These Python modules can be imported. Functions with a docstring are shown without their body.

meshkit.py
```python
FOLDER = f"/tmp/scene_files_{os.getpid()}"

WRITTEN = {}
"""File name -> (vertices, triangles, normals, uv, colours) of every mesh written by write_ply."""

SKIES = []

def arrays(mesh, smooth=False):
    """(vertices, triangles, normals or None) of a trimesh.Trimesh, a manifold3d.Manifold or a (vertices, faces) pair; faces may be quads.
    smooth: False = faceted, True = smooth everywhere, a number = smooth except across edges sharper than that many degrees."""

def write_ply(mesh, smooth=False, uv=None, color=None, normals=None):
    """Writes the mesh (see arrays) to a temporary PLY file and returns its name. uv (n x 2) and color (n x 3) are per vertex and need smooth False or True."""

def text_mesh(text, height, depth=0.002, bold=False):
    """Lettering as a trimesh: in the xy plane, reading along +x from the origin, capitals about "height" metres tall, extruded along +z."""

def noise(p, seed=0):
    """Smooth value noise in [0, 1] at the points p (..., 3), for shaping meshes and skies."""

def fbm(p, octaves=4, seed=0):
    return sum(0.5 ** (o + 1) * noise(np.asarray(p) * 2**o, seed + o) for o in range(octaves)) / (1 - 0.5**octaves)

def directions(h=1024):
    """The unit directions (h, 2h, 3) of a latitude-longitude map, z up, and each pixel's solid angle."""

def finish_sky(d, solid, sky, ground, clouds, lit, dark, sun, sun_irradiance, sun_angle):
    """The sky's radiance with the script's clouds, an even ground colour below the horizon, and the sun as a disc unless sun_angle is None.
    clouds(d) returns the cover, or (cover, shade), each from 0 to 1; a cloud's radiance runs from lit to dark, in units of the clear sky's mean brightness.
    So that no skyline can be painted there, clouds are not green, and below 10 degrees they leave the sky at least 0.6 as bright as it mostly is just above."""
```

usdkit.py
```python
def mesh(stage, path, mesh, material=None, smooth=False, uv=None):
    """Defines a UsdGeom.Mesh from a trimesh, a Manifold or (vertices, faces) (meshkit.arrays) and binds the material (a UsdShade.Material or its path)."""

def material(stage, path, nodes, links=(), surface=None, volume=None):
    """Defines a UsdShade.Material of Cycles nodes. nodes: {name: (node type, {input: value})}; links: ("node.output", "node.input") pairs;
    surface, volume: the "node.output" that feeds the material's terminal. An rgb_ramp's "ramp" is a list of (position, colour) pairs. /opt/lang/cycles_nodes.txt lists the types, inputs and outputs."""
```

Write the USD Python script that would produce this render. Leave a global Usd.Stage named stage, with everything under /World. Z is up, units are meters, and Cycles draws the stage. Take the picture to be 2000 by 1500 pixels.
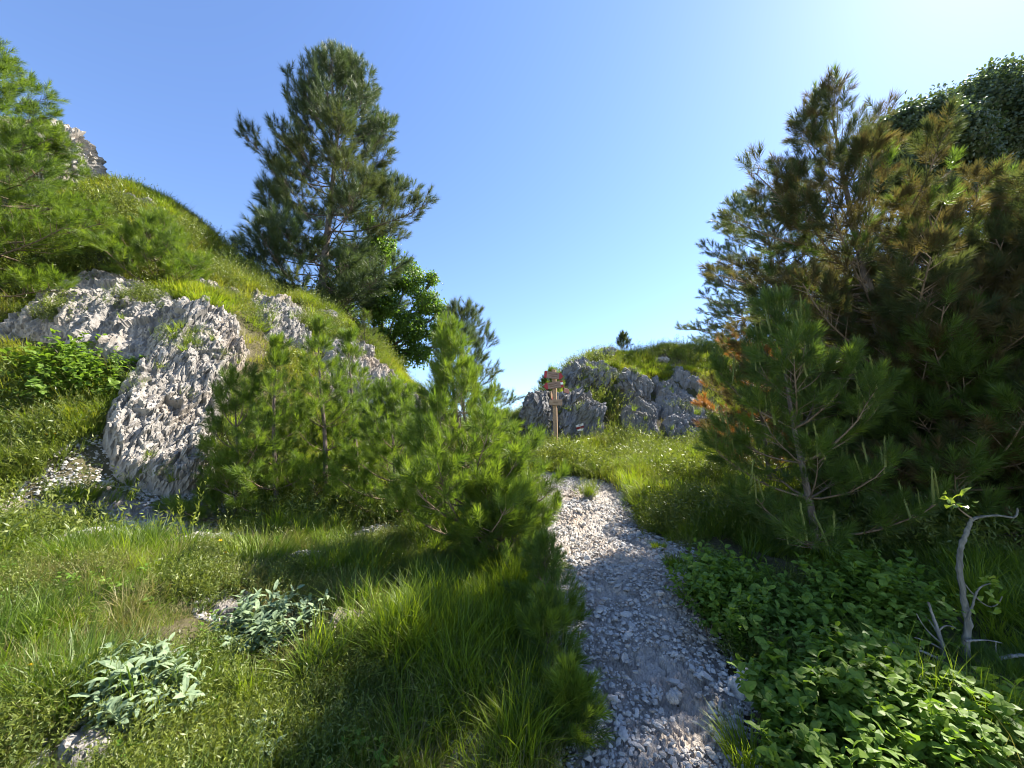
import math
import numpy as np
import trimesh
import shapely
import usdkit
from scipy.interpolate import RBFInterpolator
from scipy.ndimage import map_coordinates
from scipy.spatial import cKDTree
from meshkit import fbm, noise
from pxr import Usd, UsdGeom, UsdLux, UsdShade, Gf, Sdf, Vt

# ------------------------------------------------------------------ camera, sky, sun, exposure
stage = Usd.Stage.CreateInMemory()
UsdGeom.SetStageUpAxis(stage, 'Z')
UsdGeom.SetStageMetersPerUnit(stage, 1.0)
UsdGeom.Xform.Define(stage, '/World')
PITCH = math.radians(11.0)
EYE = np.array([0.0, 0.0, 1.6])
F = 750.0                                   # focal length in pixels of a 2000 px wide frame
cam = UsdGeom.Camera.Define(stage, '/World/camera')
cam.CreateHorizontalApertureAttr(36.0)
cam.CreateVerticalApertureAttr(27.0)
cam.CreateFocalLengthAttr(36.0 * F / 2000)
cam.CreateClippingRangeAttr(Gf.Vec2f(0.05, 5000))
cam.AddTranslateOp().Set(Gf.Vec3d(*EYE))
cam.AddRotateXOp().Set(90 + math.degrees(PITCH))
cam.CreateExposureAttr(2.12)
SUN = np.array([1.39, 0.733, 1.68])
SUN /= np.linalg.norm(SUN)
skymat = usdkit.material(stage, '/World/Looks/sky', {
    "s": ("sky_texture", {"sky_type": "single_scattering", "sun_disc": False, "sun_elevation": math.asin(SUN[2]),
                          "sun_rotation": math.atan2(SUN[0], SUN[1]), "altitude": 600.0, "air_density": 1.0,
                          "aerosol_density": 0.2, "ozone_density": 1.6}),
    "h": ("hsv", {"hue": 0.507, "saturation": 1.1, "value": 0.97}),
    "b": ("background_shader", {"strength": 0.08})},
    [("s.color", "h.color"), ("h.color", "b.color")], surface="b.background")
dome = UsdLux.DomeLight.Define(stage, '/World/sky')
UsdShade.MaterialBindingAPI.Apply(dome.GetPrim()).Bind(skymat)
sun = UsdLux.DistantLight.Define(stage, '/World/sun')
sun.CreateNormalizeAttr(True)
sun.CreateIntensityAttr(1.15)
sun.CreateAngleAttr(0.5)
sun.CreateColorAttr(Gf.Vec3f(1.0, 0.93, 0.82))
sun.AddOrientOp().Set(Gf.Quatf(Gf.Rotation(Gf.Vec3d(0, 0, 1), Gf.Vec3d(*SUN)).GetQuat()))

# ------------------------------------------------------------------ helpers
CP, SP = math.cos(PITCH), math.sin(PITCH)


def at(px, py, Y):
    """The point at forward distance Y that the photograph shows at pixel (px, py) of its 2000 x 1500."""
    x, y = (px - 1000) / F, (750 - py) / F
    f, u = CP - y * SP, y * CP + SP
    return np.array([x / f * Y, Y, EYE[2] + u / f * Y])


def pix(P):
    d = np.asarray(P, float) - EYE
    z = d[..., 1] * CP + d[..., 2] * SP
    y = -d[..., 1] * SP + d[..., 2] * CP
    z = np.where(z > 0.05, z, 0.05)
    return 1000 + F * d[..., 0] / z, 750 - F * y / z


def sstep(a, b, x):
    t = np.clip((x - a) / (b - a), 0, 1)
    return t * t * (3 - 2 * t)


USED = {}


def numbered(parent, name):
    k = USED.get((parent, name), 0)
    USED[(parent, name)] = k + 1
    return f'{parent}/{name}' + (f'_{k:03d}' if k else '')


def tag(prim, label=None, category=None, group=None, kind=None):
    prim = prim.GetPrim() if hasattr(prim, 'GetPrim') else prim
    for k, v in (('label', label), ('category', category), ('group', group), ('kind', kind)):
        if v:
            prim.SetCustomDataByKey(k, v)
    return prim


def thing(name, label, category, loc=(0, 0, 0), rotz=0.0, group=None, kind=None):
    x = UsdGeom.Xform.Define(stage, numbered('/World', name))
    x.AddTranslateOp().Set(Gf.Vec3d(*map(float, loc)))
    if rotz:
        x.AddRotateZOp().Set(float(math.degrees(rotz)))
    tag(x, label, category, group, kind)
    return str(x.GetPath())


def part(parent, name, mesh, mat, smooth=False, label=None, kind=None):
    m = usdkit.mesh(stage, numbered(parent, name), mesh, mat, smooth)
    tag(m, label, kind=kind)
    return str(m.GetPath())


def quats(dirs, roll):
    """Rotations that take +z to dirs, after a turn by roll about +z; (n, 4), real part last."""
    d = dirs / np.linalg.norm(dirs, axis=1, keepdims=True)
    ax = np.stack([-d[:, 1], d[:, 0], np.zeros(len(d))], 1)
    n = np.linalg.norm(ax, axis=1)
    ax = np.where(n[:, None] > 1e-6, ax / np.maximum(n, 1e-6)[:, None], [1.0, 0, 0])
    ang = np.arccos(np.clip(d[:, 2], -1, 1))
    s = np.sin(ang / 2)[:, None]
    q1, w1 = ax * s, np.cos(ang / 2)
    q2 = np.stack([np.zeros(len(d)), np.zeros(len(d)), np.sin(roll / 2)], 1)
    w2 = np.cos(roll / 2)
    v = w1[:, None] * q2 + w2[:, None] * q1 + np.cross(q1, q2)
    w = w1 * w2 - (q1 * q2).sum(1)
    return np.concatenate([v, w[:, None]], 1)


def instancer(path, protos, pos, dirs, roll, scale, idx, kind='stuff'):
    pi = UsdGeom.PointInstancer.Define(stage, path)
    pi.CreatePrototypesRel().SetTargets([Sdf.Path(p) for p in protos])
    n = len(pos)
    scale = np.asarray(scale, np.float32)
    scale = np.repeat(scale[:, None], 3, 1) if scale.ndim == 1 else scale
    pi.CreatePositionsAttr(Vt.Vec3fArray.FromNumpy(np.ascontiguousarray(pos, np.float32)))
    pi.CreateProtoIndicesAttr(Vt.IntArray.FromNumpy(np.ascontiguousarray(idx, np.int32)))
    pi.CreateScalesAttr(Vt.Vec3fArray.FromNumpy(np.ascontiguousarray(scale)))
    pi.CreateOrientationsAttr(Vt.QuathArray.FromNumpy(np.ascontiguousarray(quats(dirs, roll), np.float16)))
    tag(pi, kind=kind)
    return pi


def tube(pts, radii, sides=5, cap=True):
    p = np.asarray(pts, float)
    t = np.gradient(p, axis=0)
    t /= np.linalg.norm(t, axis=1, keepdims=True) + 1e-12
    ref = np.array([0.0, 0, 1]) if abs(t[0, 2]) < 0.8 else np.array([1.0, 0, 0])
    a = np.cross(t, ref)
    a /= np.linalg.norm(a, axis=1, keepdims=True) + 1e-12
    b = np.cross(t, a)
    ang = np.arange(sides) * 2 * np.pi / sides
    r = np.broadcast_to(radii, (len(p),))[:, None, None]
    v = (p[:, None] + r * (np.cos(ang)[None, :, None] * a[:, None] + np.sin(ang)[None, :, None] * b[:, None])).reshape(-1, 3)
    i, j = np.meshgrid(np.arange(len(p) - 1), np.arange(sides), indexing='ij')
    q = np.stack([i * sides + j, i * sides + (j + 1) % sides, (i + 1) * sides + (j + 1) % sides, (i + 1) * sides + j], -1).reshape(-1, 4)
    f = np.vstack([q[:, [0, 2, 1]], q[:, [0, 3, 2]]])
    if cap:
        e = (len(p) - 1) * sides
        f = np.vstack([f] + [[[e, e + k, e + k + 1]] for k in range(1, sides - 1)])
    return v, f


def join(parts):
    vs, fs, n = [], [], 0
    for v, f in parts:
        vs.append(v)
        fs.append(np.asarray(f) + n)
        n += len(v)
    return np.vstack(vs), np.vstack(fs)


# ------------------------------------------------------------------ materials
def mat(name, nodes, links, surface):
    return usdkit.material(stage, '/World/Looks/' + name, nodes, links, surface=surface)


def leaf_mat(name, cols, trans=0.45, tcol=1.7, rough=0.45, island=0.6, spec=0.35):
    """Foliage: the colour varies from plant to plant and from blade to blade; part of the light passes through."""
    k = len(cols) - 1
    ramp = [(i / k, (min(1, c[0] * 1.5), c[1] * 1.32, c[2] * 1.1)) for i, c in enumerate(cols)]
    return mat(name, {
        "o": ("object_info", {}), "g": ("geometry", {}),
        "m": ("mix_float", {"fac": island}), "r": ("rgb_ramp", {"ramp": ramp}),
        "t": ("mix_color", {"blend_type": "multiply", "fac": 1.0, "b": (tcol, tcol * 1.02, tcol * 0.45), "use_clamp": False}),
        "p": ("principled_bsdf", {"roughness": rough, "specular_ior_level": spec}),
        "tr": ("translucent_bsdf", {}), "x": ("mix_closure", {"fac": trans})},
        [("o.random", "m.a"), ("g.random_per_island", "m.b"), ("m.result", "r.fac"), ("r.color", "p.base_color"),
         ("r.color", "t.a"), ("t.result", "tr.color"), ("p.BSDF", "x.closure1"), ("tr.BSDF", "x.closure2")], "x.closure")


def rock_mat(name, dark, light, warm, scale=1.0, bump=0.5):
    return mat(name, {
        "tc": ("texture_coordinate", {}),
        "g": ("geometry", {}),
        "n1": ("noise_texture", {"scale": 1.3 * scale, "detail": 8.0, "roughness": 0.62}),
        "n2": ("noise_texture", {"scale": 9.0 * scale, "detail": 6.0, "roughness": 0.7, "distortion": 0.6}),
        "n3": ("noise_texture", {"scale": 0.7 * scale, "detail": 4.0}),
        "n4": ("noise_texture", {"scale": 42.0 * scale, "detail": 4.0, "roughness": 0.7}),
        "m12": ("mix_float", {"fac": 0.5}), "mst": ("mix_float", {"fac": 0.38}),
        "mp5": ("mapping", {"scale": (9.0 * scale, 9.0 * scale, 1.1 * scale), "rotation": (0.12, 0.15, 0.0)}),
        "n5": ("noise_texture", {"scale": 1.0, "detail": 7.0, "roughness": 0.65}),
        "r": ("rgb_ramp", {"ramp": [(0.34, dark), (0.52, light), (0.75, tuple(min(1, c * 1.25) for c in light))]}),
        "w": ("rgb_ramp", {"ramp": [(0.5, (0, 0, 0)), (0.68, (0.6, 0.6, 0.6))]}),
        "mw": ("mix_color", {"b": warm}),
        "isl": ("map_range", {"from_min": 0.0, "from_max": 1.0, "to_min": 0.82, "to_max": 1.12}),
        "mi": ("vector_math", {"math_type": "scale"}),
        "bp": ("bump", {"strength": bump, "distance": 0.03}),
        "p": ("principled_bsdf", {"roughness": 0.85, "specular_ior_level": 0.25})},
        [("g.position", "n1.vector"), ("g.position", "n2.vector"), ("g.position", "n3.vector"), ("g.position", "n4.vector"),
         ("n1.fac", "m12.a"), ("n2.fac", "m12.b"), ("m12.result", "mst.a"), ("n5.fac", "mst.b"), ("mst.result", "r.fac"), ("g.position", "mp5.vector"), ("mp5.vector", "n5.vector"), ("n3.fac", "w.fac"), ("w.color", "mw.fac"),
         ("r.color", "mw.a"), ("g.random_per_island", "isl.value"), ("mw.result", "mi.vector1"), ("isl.result", "mi.scale"),
         ("mi.vector", "p.base_color"), ("n4.fac", "bp.height"), ("bp.normal", "p.normal"), ("p.BSDF", "p.BSDF")][:-1], "p.BSDF")


def bark_mat(name, c1, c2):
    return mat(name, {
        "g": ("geometry", {}), "mp": ("mapping", {"scale": (14.0, 14.0, 3.0)}),
        "n": ("noise_texture", {"scale": 1.6, "detail": 6.0, "roughness": 0.7, "distortion": 0.8}),
        "r": ("rgb_ramp", {"ramp": [(0.35, c1), (0.65, c2)]}),
        "b": ("bump", {"strength": 0.8, "distance": 0.02}), "p": ("principled_bsdf", {"roughness": 0.9, "specular_ior_level": 0.2})},
        [("g.position", "mp.vector"), ("mp.vector", "n.vector"), ("n.fac", "r.fac"), ("r.color", "p.base_color"), ("n.fac", "b.height"), ("b.normal", "p.normal")], "p.BSDF")


M = {}
M['rock'] = rock_mat('limestone', (0.1, 0.092, 0.085), (0.29, 0.27, 0.245), (0.29, 0.22, 0.15))
M['rock_dark'] = rock_mat('weathered_limestone', (0.06, 0.06, 0.063), (0.2, 0.198, 0.2), (0.17, 0.145, 0.105))
M['stone'] = rock_mat('pale_stone', (0.29, 0.275, 0.26), (0.5, 0.485, 0.46), (0.4, 0.335, 0.265), 2.0)
M['path'] = rock_mat('path_gravel', (0.22, 0.19, 0.155), (0.42, 0.38, 0.335), (0.36, 0.275, 0.195), 2.0)
M['soil'] = mat('soil', {
    "g": ("geometry", {}), "n1": ("noise_texture", {"scale": 1.1, "detail": 6.0, "roughness": 0.65}),
    "n2": ("noise_texture", {"scale": 25.0, "detail": 6.0, "roughness": 0.75}),
    "m": ("mix_float", {"fac": 0.5}),
    "r": ("rgb_ramp", {"ramp": [(0.3, (0.03, 0.024, 0.014)), (0.45, (0.07, 0.065, 0.03)), (0.58, (0.12, 0.1, 0.065)), (0.72, (0.2, 0.175, 0.13))]}),
    "b": ("bump", {"strength": 0.9, "distance": 0.04}), "p": ("principled_bsdf", {"roughness": 0.95, "specular_ior_level": 0.1})},
    [("g.position", "n1.vector"), ("g.position", "n2.vector"), ("n1.fac", "m.a"), ("n2.fac", "m.b"), ("m.result", "r.fac"), ("r.color", "p.base_color"), ("n2.fac", "b.height"), ("b.normal", "p.normal")], "p.BSDF")
M['bark'] = bark_mat('pine_bark', (0.05, 0.04, 0.032), (0.16, 0.125, 0.1))
M['twig'] = bark_mat('twig_bark', (0.09, 0.065, 0.045), (0.2, 0.15, 0.1))
M['grey_bark'] = bark_mat('grey_bark', (0.055, 0.053, 0.045), (0.145, 0.14, 0.12))
M['deadwood'] = bark_mat('dead_wood', (0.08, 0.075, 0.07), (0.24, 0.23, 0.215))
G = leaf_mat
M['needle_bright'] = G('needles_fresh', [(0.05, 0.095, 0.017), (0.1, 0.155, 0.024), (0.165, 0.215, 0.035)])
M['needle_blue'] = G('needles_blue_green', [(0.03, 0.055, 0.03), (0.055, 0.085, 0.045), (0.08, 0.11, 0.05)], 0.3)
M['needle_olive'] = G('needles_olive', [(0.036, 0.055, 0.03), (0.056, 0.072, 0.038), (0.075, 0.085, 0.046)], 0.35, rough=0.65, spec=0.12)
M['needle_brown'] = G('needles_brown', [(0.05, 0.055, 0.03), (0.085, 0.07, 0.042), (0.115, 0.08, 0.05)], 0.35, rough=0.65, spec=0.12)
M['needle_shade'] = G('needles_deep_green', [(0.04, 0.075, 0.02), (0.075, 0.13, 0.03), (0.11, 0.17, 0.04)], 0.45)
M['needle_dead'] = G('needles_dead', [(0.16, 0.07, 0.025), (0.26, 0.13, 0.045), (0.3, 0.17, 0.07)], 0.35, 1.3)
M['candle'] = G('candle_green', [(0.13, 0.17, 0.05), (0.19, 0.22, 0.07)], 0.3)
M['grass'] = G('grass_green', [(0.07, 0.12, 0.012), (0.12, 0.18, 0.016), (0.18, 0.235, 0.025), (0.22, 0.24, 0.045)], 0.5)
M['grass_dark'] = G('grass_deep_green', [(0.04, 0.08, 0.012), (0.075, 0.125, 0.018), (0.12, 0.16, 0.024)], 0.45)
M['grass_upper'] = G('grass_sunny_slope', [(0.1, 0.12, 0.02), (0.15, 0.18, 0.025), (0.21, 0.2, 0.05)], 0.5)
M['straw'] = G('grass_straw', [(0.11, 0.125, 0.045), (0.16, 0.155, 0.08), (0.22, 0.21, 0.12), (0.12, 0.15, 0.04)], 0.35, 1.2)
M['herb'] = G('herb_green', [(0.04, 0.1, 0.015), (0.07, 0.15, 0.02), (0.1, 0.18, 0.025)], 0.4, rough=0.6, spec=0.15)
M['heath'] = G('heath_green', [(0.045, 0.075, 0.02), (0.075, 0.105, 0.022), (0.1, 0.135, 0.03), (0.13, 0.125, 0.045)], 0.35, island=0.35)
M['bramble'] = G('bramble_leaf', [(0.06, 0.12, 0.02), (0.1, 0.17, 0.03), (0.15, 0.215, 0.045)], 0.4, rough=0.5, spec=0.2)
M['broadleaf'] = G('broad_leaf', [(0.04, 0.085, 0.016), (0.075, 0.14, 0.022), (0.11, 0.18, 0.03)], 0.5)
M['far_leaf'] = G('far_leaf', [(0.035, 0.06, 0.035), (0.05, 0.08, 0.045)], 0.3)
M['sage'] = G('sage_leaf', [(0.1, 0.16, 0.105), (0.14, 0.21, 0.135), (0.18, 0.26, 0.16)], 0.25, 1.1, 0.7)
M['oak'] = G('young_oak_leaf', [(0.12, 0.2, 0.04), (0.2, 0.26, 0.06), (0.28, 0.27, 0.07)], 0.45, rough=0.35)


def plain(name, col, rough=0.6, emit=None):
    return mat(name, {"p": ("principled_bsdf", {"base_color": col, "roughness": rough, "specular_ior_level": 0.3})}, [], "p.BSDF")


def wood_mat(name, c1, c2):
    return mat(name, {
        "tc": ("texture_coordinate", {}), "g": ("geometry", {}), "mp": ("mapping", {"scale": (3.0, 30.0, 30.0)}),
        "n": ("noise_texture", {"scale": 2.0, "detail": 5.0, "distortion": 0.5}),
        "r": ("rgb_ramp", {"ramp": [(0.35, c1), (0.65, c2)]}), "b": ("bump", {"strength": 0.4, "distance": 0.01}),
        "p": ("principled_bsdf", {"roughness": 0.7, "specular_ior_level": 0.3})},
        [("tc.object", "mp.vector"), ("mp.vector", "n.vector"), ("n.fac", "r.fac"), ("r.color", "p.base_color"), ("n.fac", "b.height"), ("b.normal", "p.normal")], "p.BSDF")


M['post'] = wood_mat('post_wood', (0.2, 0.12, 0.065), (0.33, 0.215, 0.125))
M['board'] = wood_mat('board_wood', (0.14, 0.085, 0.06), (0.25, 0.16, 0.11))
M['board_plain'] = wood_mat('board_wood_pale', (0.19, 0.12, 0.068), (0.31, 0.2, 0.12))
M['red'] = plain('red_paint', (0.26, 0.025, 0.025))
M['dark_red'] = plain('dark_red_board', (0.075, 0.022, 0.018))
M['white'] = plain('white_paint', (0.72, 0.7, 0.66))
M['carved'] = plain('carved_groove', (0.1, 0.055, 0.035), 0.9)
M['yellow'] = plain('yellow_petal', (0.8, 0.5, 0.01))
M['petal'] = plain('white_petal', (0.75, 0.68, 0.75))

# ------------------------------------------------------------------ terrain heights
ctrl = []


def C(x, y, z):
    ctrl.append((x, y, z))


def CPX(px, py, Y):
    ctrl.append(tuple(at(px, py, Y)))


def plane(y):
    y = np.asarray(y, float)
    return np.where(y > 2, 0.17 * y - 0.34, 0.0 + np.where(y < 0, 0.12 * y, 0))


for x in (-1.2, 0.2, 1.6, 3.0):
    for y in (-6, -3, -1, 0.5, 2, 3.5, 5, 6.5, 8):
        C(x, y, float(plane(y)) + (0.06 if x > 2 else 0) + (0.1 if x < -1 else 0))
for x, dz in ((-1.7, 0.14), (-2.6, 0.3), (-4.0, 0.38), (-6.5, 0.42)):
    for y, k in ((-4, 0.3), (-1, 0.3), (1, 0.5), (2.2, 0.85), (3.2, 1.0), (4.2, 0.5)):
        C(x, y, float(plane(y)) + dz * k)
for p in [(330, 1052, 5.0), (240, 1050, 4.9), (410, 1060, 5.0), (330, 1095, 4.2), (200, 1095, 4.1), (450, 1100, 4.3), (430, 995, 6.4), (330, 1010, 6.0), (190, 970, 5.7), (0, 985, 5.2), (-200, 1000, 5.0), (560, 950, 7.2), (700, 930, 8.4), (820, 900, 10.0),   # foot of the left bank
          (340, 800, 7.2), (395, 600, 8.4), (100, 900, 5.6), (100, 760, 6.5), (100, 610, 7.5), (-200, 900, 5.2), (-200, 620, 7.2), (-150, 450, 8.8),
          (250, 560, 8.6), (200, 365, 10.5), (300, 412, 10.5), (400, 500, 11.2), (500, 560, 12.0), (625, 592, 13.0), (700, 655, 13.0), (770, 730, 13.0), (825, 815, 13.0),
          (560, 640, 10.3), (480, 640, 9.2), (700, 780, 10.8), (620, 800, 9.2), (480, 800, 8.0), (560, 860, 8.0), (0, 380, 10.5), (-300, 330, 10.5),
          (1085, 884, 11.0), (1010, 885, 11.0), (930, 880, 11.2), (1000, 860, 14.0), (1000, 840, 19.0), (975, 818, 24.0), (1040, 812, 24.0), (900, 830, 22.0),
          (1190, 890, 11.3), (1250, 860, 11.6), (1370, 855, 12.0), (1300, 950, 8.0), (1240, 1030, 6.4), (1400, 960, 7.6), (1450, 900, 8.8), (1600, 900, 8.8), (1500, 1000, 6.6),
          (1160, 770, 13.6), (1125, 722, 15.2), (1165, 693, 15.6), (1300, 684, 17.0), (1420, 686, 17.5), (1560, 690, 18.0), (1700, 690, 18.0), (1280, 780, 13.8), (1370, 790, 13.4),
          (1500, 790, 13.0), (1650, 800, 11.8), (1800, 780, 11.0), (1760, 1080, 5.0), (2000, 1000, 5.4), (2000, 800, 9.5), (2200, 900, 6.5), (1900, 1250, 3.2), (2300, 1200, 3.0), (2100, 700, 13.0), (2300, 600, 14.0)]:
    CPX(*p)
for p in [(-9, 16, 7.0), (-14, 20, 8.0), (-22, 14, 10.0), (-20, 5, 6.0), (-14, -4, 1.0), (-6, 18, 4.4), (-3, 17, 3.2), (-2.5, 32, 1.5), (2, 32, 1.5), (6, 30, 2.5), (12, 28, 6.0),
          (20, 20, 9.0), (26, 16, 10.0), (22, 10, 7.0), (20, 0, 2.0), (8, -5, -0.5), (16, 34, 6.0), (30, 30, 8.0), (-15, 35, 3.0), (-30, 30, 5.0), (0, 60, -8.0), (40, 60, -5.0), (-40, 60, -6.0),
          (0, 110, -30.0), (80, 100, -30.0), (-80, 100, -30.0), (90, 0, -12.0), (-90, 0, -12.0), (0, -60, -12.0), (60, -60, -20.0), (-60, -60, -20.0), (7.5, 21, 5.0), (11, 22, 6.2)]:
    C(*p)
ctrl = np.array(ctrl)
RB = RBFInterpolator(ctrl[:, :2], ctrl[:, 2], kernel='thin_plate_spline', smoothing=0.02)

# path edges, from the photograph's pixels to the ground
PATH_L = [(1110, 1640), (1098, 1500), (1088, 1400), (1076, 1300), (1062, 1200), (1056, 1130), (1062, 1070), (1050, 1010), (1030, 965), (1015, 945)]
PATH_R = [(1590, 1640), (1500, 1500), (1472, 1400), (1455, 1320), (1405, 1230), (1360, 1160), (1362, 1090), (1290, 1030), (1235, 985), (1222, 945)]


def on_plane(px, py):
    a = at(px, py, 1.0)
    s = a[2] - EYE[2]
    Y = (EYE[2] + 0.34) / (0.17 - s)
    if Y < 2:
        Y = -EYE[2] / s
    return at(px, py, Y)[:2]


PL, PR = np.array([on_plane(*p) for p in PATH_L]), np.array([on_plane(*p) for p in PATH_R])
PY = np.array([-4, 0.5] + list(np.linspace(1.6, 8.4, 30)) + [9.2, 10.0])


def edge(E, y, sgn):
    o = np.argsort(E[:, 1])
    v = np.interp(y, E[o, 1], E[o, 0])
    return v - np.maximum(y - 8.0, 0) * 0.9       # bends left beyond the last grass


def path_d(x, y):
    """Distance inside the path (positive inside), metres."""
    w = 0.10 * (fbm(np.stack([x * 2.2, y * 2.2, 0 * x], -1), 3, 5) - 0.5) * 2
    d = np.minimum(x - edge(PL, y, -1), edge(PR, y, 1) - x) + w
    return np.where(y > 9.6, -1.0, np.minimum(d, (9.3 - y)))


def raw_height(x, y):
    shp = np.shape(x)
    P = np.stack([np.ravel(x), np.ravel(y)], 1)
    z = RB(P).reshape(shp)
    q = np.stack([x, y, 0 * x], -1)
    near = sstep(60, 25, np.hypot(x, y))
    z = z + near * ((0.32 + 0.3 * sstep(6, 11, np.hypot(x, y))) * (fbm(q * 0.9, 3, 11) - 0.5) + 0.2 * (fbm(q * 2.6, 3, 12) - 0.5)) * (1 - sstep(-0.35, 0.1, path_d(x, y)) * 0.85)
    return z


# fine raster of heights for scattering and the patches
GX0, GX1, GY0, GY1, GS = -24.0, 28.0, -5.0, 34.0, 0.1
gx, gy = np.arange(GX0, GX1 + 1e-6, GS), np.arange(GY0, GY1 + 1e-6, GS)
RX, RY = np.meshgrid(gx, gy, indexing='ij')
RASTER = raw_height(RX, RY)


def H(x, y):
    x, y = np.broadcast_arrays(np.asarray(x, float), np.asarray(y, float))
    o = map_coordinates(RASTER, [(x.ravel() - GX0) / GS, (y.ravel() - GY0) / GS], order=1, mode='nearest')
    return o.reshape(x.shape)


def normal_at(x, y, e=0.25):
    gxv, gyv = (H(x + e, y) - H(x - e, y)) / (2 * e), (H(x, y + e) - H(x, y - e)) / (2 * e)
    n = np.stack([-gxv, -gyv, np.ones_like(gxv)], -1)
    return n / np.linalg.norm(n, axis=-1, keepdims=True)


def ground_at(px, py, lo=1.0, hi=25.0):
    """Where the line of sight through a pixel meets the hillside."""
    Y = np.arange(lo, hi, 0.03)
    P = EYE + (at(px, py, 1.0) - EYE) * Y[:, None]
    below = P[:, 2] < H(P[:, 0], P[:, 1])
    i = int(np.argmax(below)) if below.any() else len(Y) - 1
    return P[i]


def grid_faces(n, m):
    i, j = np.meshgrid(np.arange(n - 1), np.arange(m - 1), indexing='ij')
    a = i * m + j
    q = np.stack([a, a + m, a + m + 1, a + 1], -1).reshape(-1, 4)
    return np.vstack([q[:, [0, 1, 2]], q[:, [0, 2, 3]]])


def stretch(lo, hi, n, c, k):
    """n coordinates from lo to hi, dense about c."""
    t = np.linspace(np.arcsinh((lo - c) / k), np.arcsinh((hi - c) / k), n)
    return c + k * np.sinh(t)


tx, ty = stretch(-300, 300, 520, 0.0, 5.0), stretch(-200, 600, 560, 4.0, 5.0)
TX, TY = np.meshgrid(tx, ty, indexing='ij')
TZ = raw_height(TX, TY)
TZ = np.where(np.hypot(TX, TY) > 90, np.maximum(TZ, -60), TZ)
TZ = TZ - 0.09 * sstep(-0.02, 0.12, path_d(TX, TY))
terrain = usdkit.mesh(stage, '/World/hillside', (np.stack([TX, TY, TZ], -1).reshape(-1, 3), grid_faces(*TX.shape)), M['soil'], True)
tag(terrain, 'grassy mountain slope with soil showing through', kind='structure')


# ------------------------------------------------------------------ fractured rock
def blocks(P, size, seed, rot=None):
    """Cells of a jittered lattice stretched by size: per point a random number, a random tilt times the offset in the cell, and how near a joint it is."""
    Q = np.asarray(P, float)
    if rot is not None:
        Q = Q @ rot
    Q = Q / np.asarray(size, float)
    Q = Q + 0.25 * (np.stack([noise(Q * 1.3, seed + 3), noise(Q * 1.3, seed + 4), noise(Q * 1.3, seed + 5)], -1) - 0.5)
    Q = Q - Q.min(0) + 2.0
    cells = np.unique(np.floor(Q).astype(np.int64) @ [1 << 40, 1 << 20, 1])
    near = np.stack(np.meshgrid([-1, 0, 1], [-1, 0, 1], [-1, 0, 1], indexing='ij'), -1).reshape(-1, 3) @ [1 << 40, 1 << 20, 1]
    cells = np.unique((cells[:, None] + near).ravel())
    ijk = np.stack([cells >> 40, (cells >> 20) & 0xFFFFF, cells & 0xFFFFF], 1)
    r = np.random.default_rng(seed)
    pts = ijk + r.uniform(0, 1, ijk.shape)
    d, k = cKDTree(pts).query(Q, k=2, workers=-1)
    rnd = r.uniform(-1, 1, len(pts))
    tilt = r.normal(0, 1, (len(pts), 3))
    t = ((Q - pts[k[:, 0]]) * tilt[k[:, 0]]).sum(1)
    return rnd[k[:, 0]], t, d[:, 1] - d[:, 0]


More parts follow.
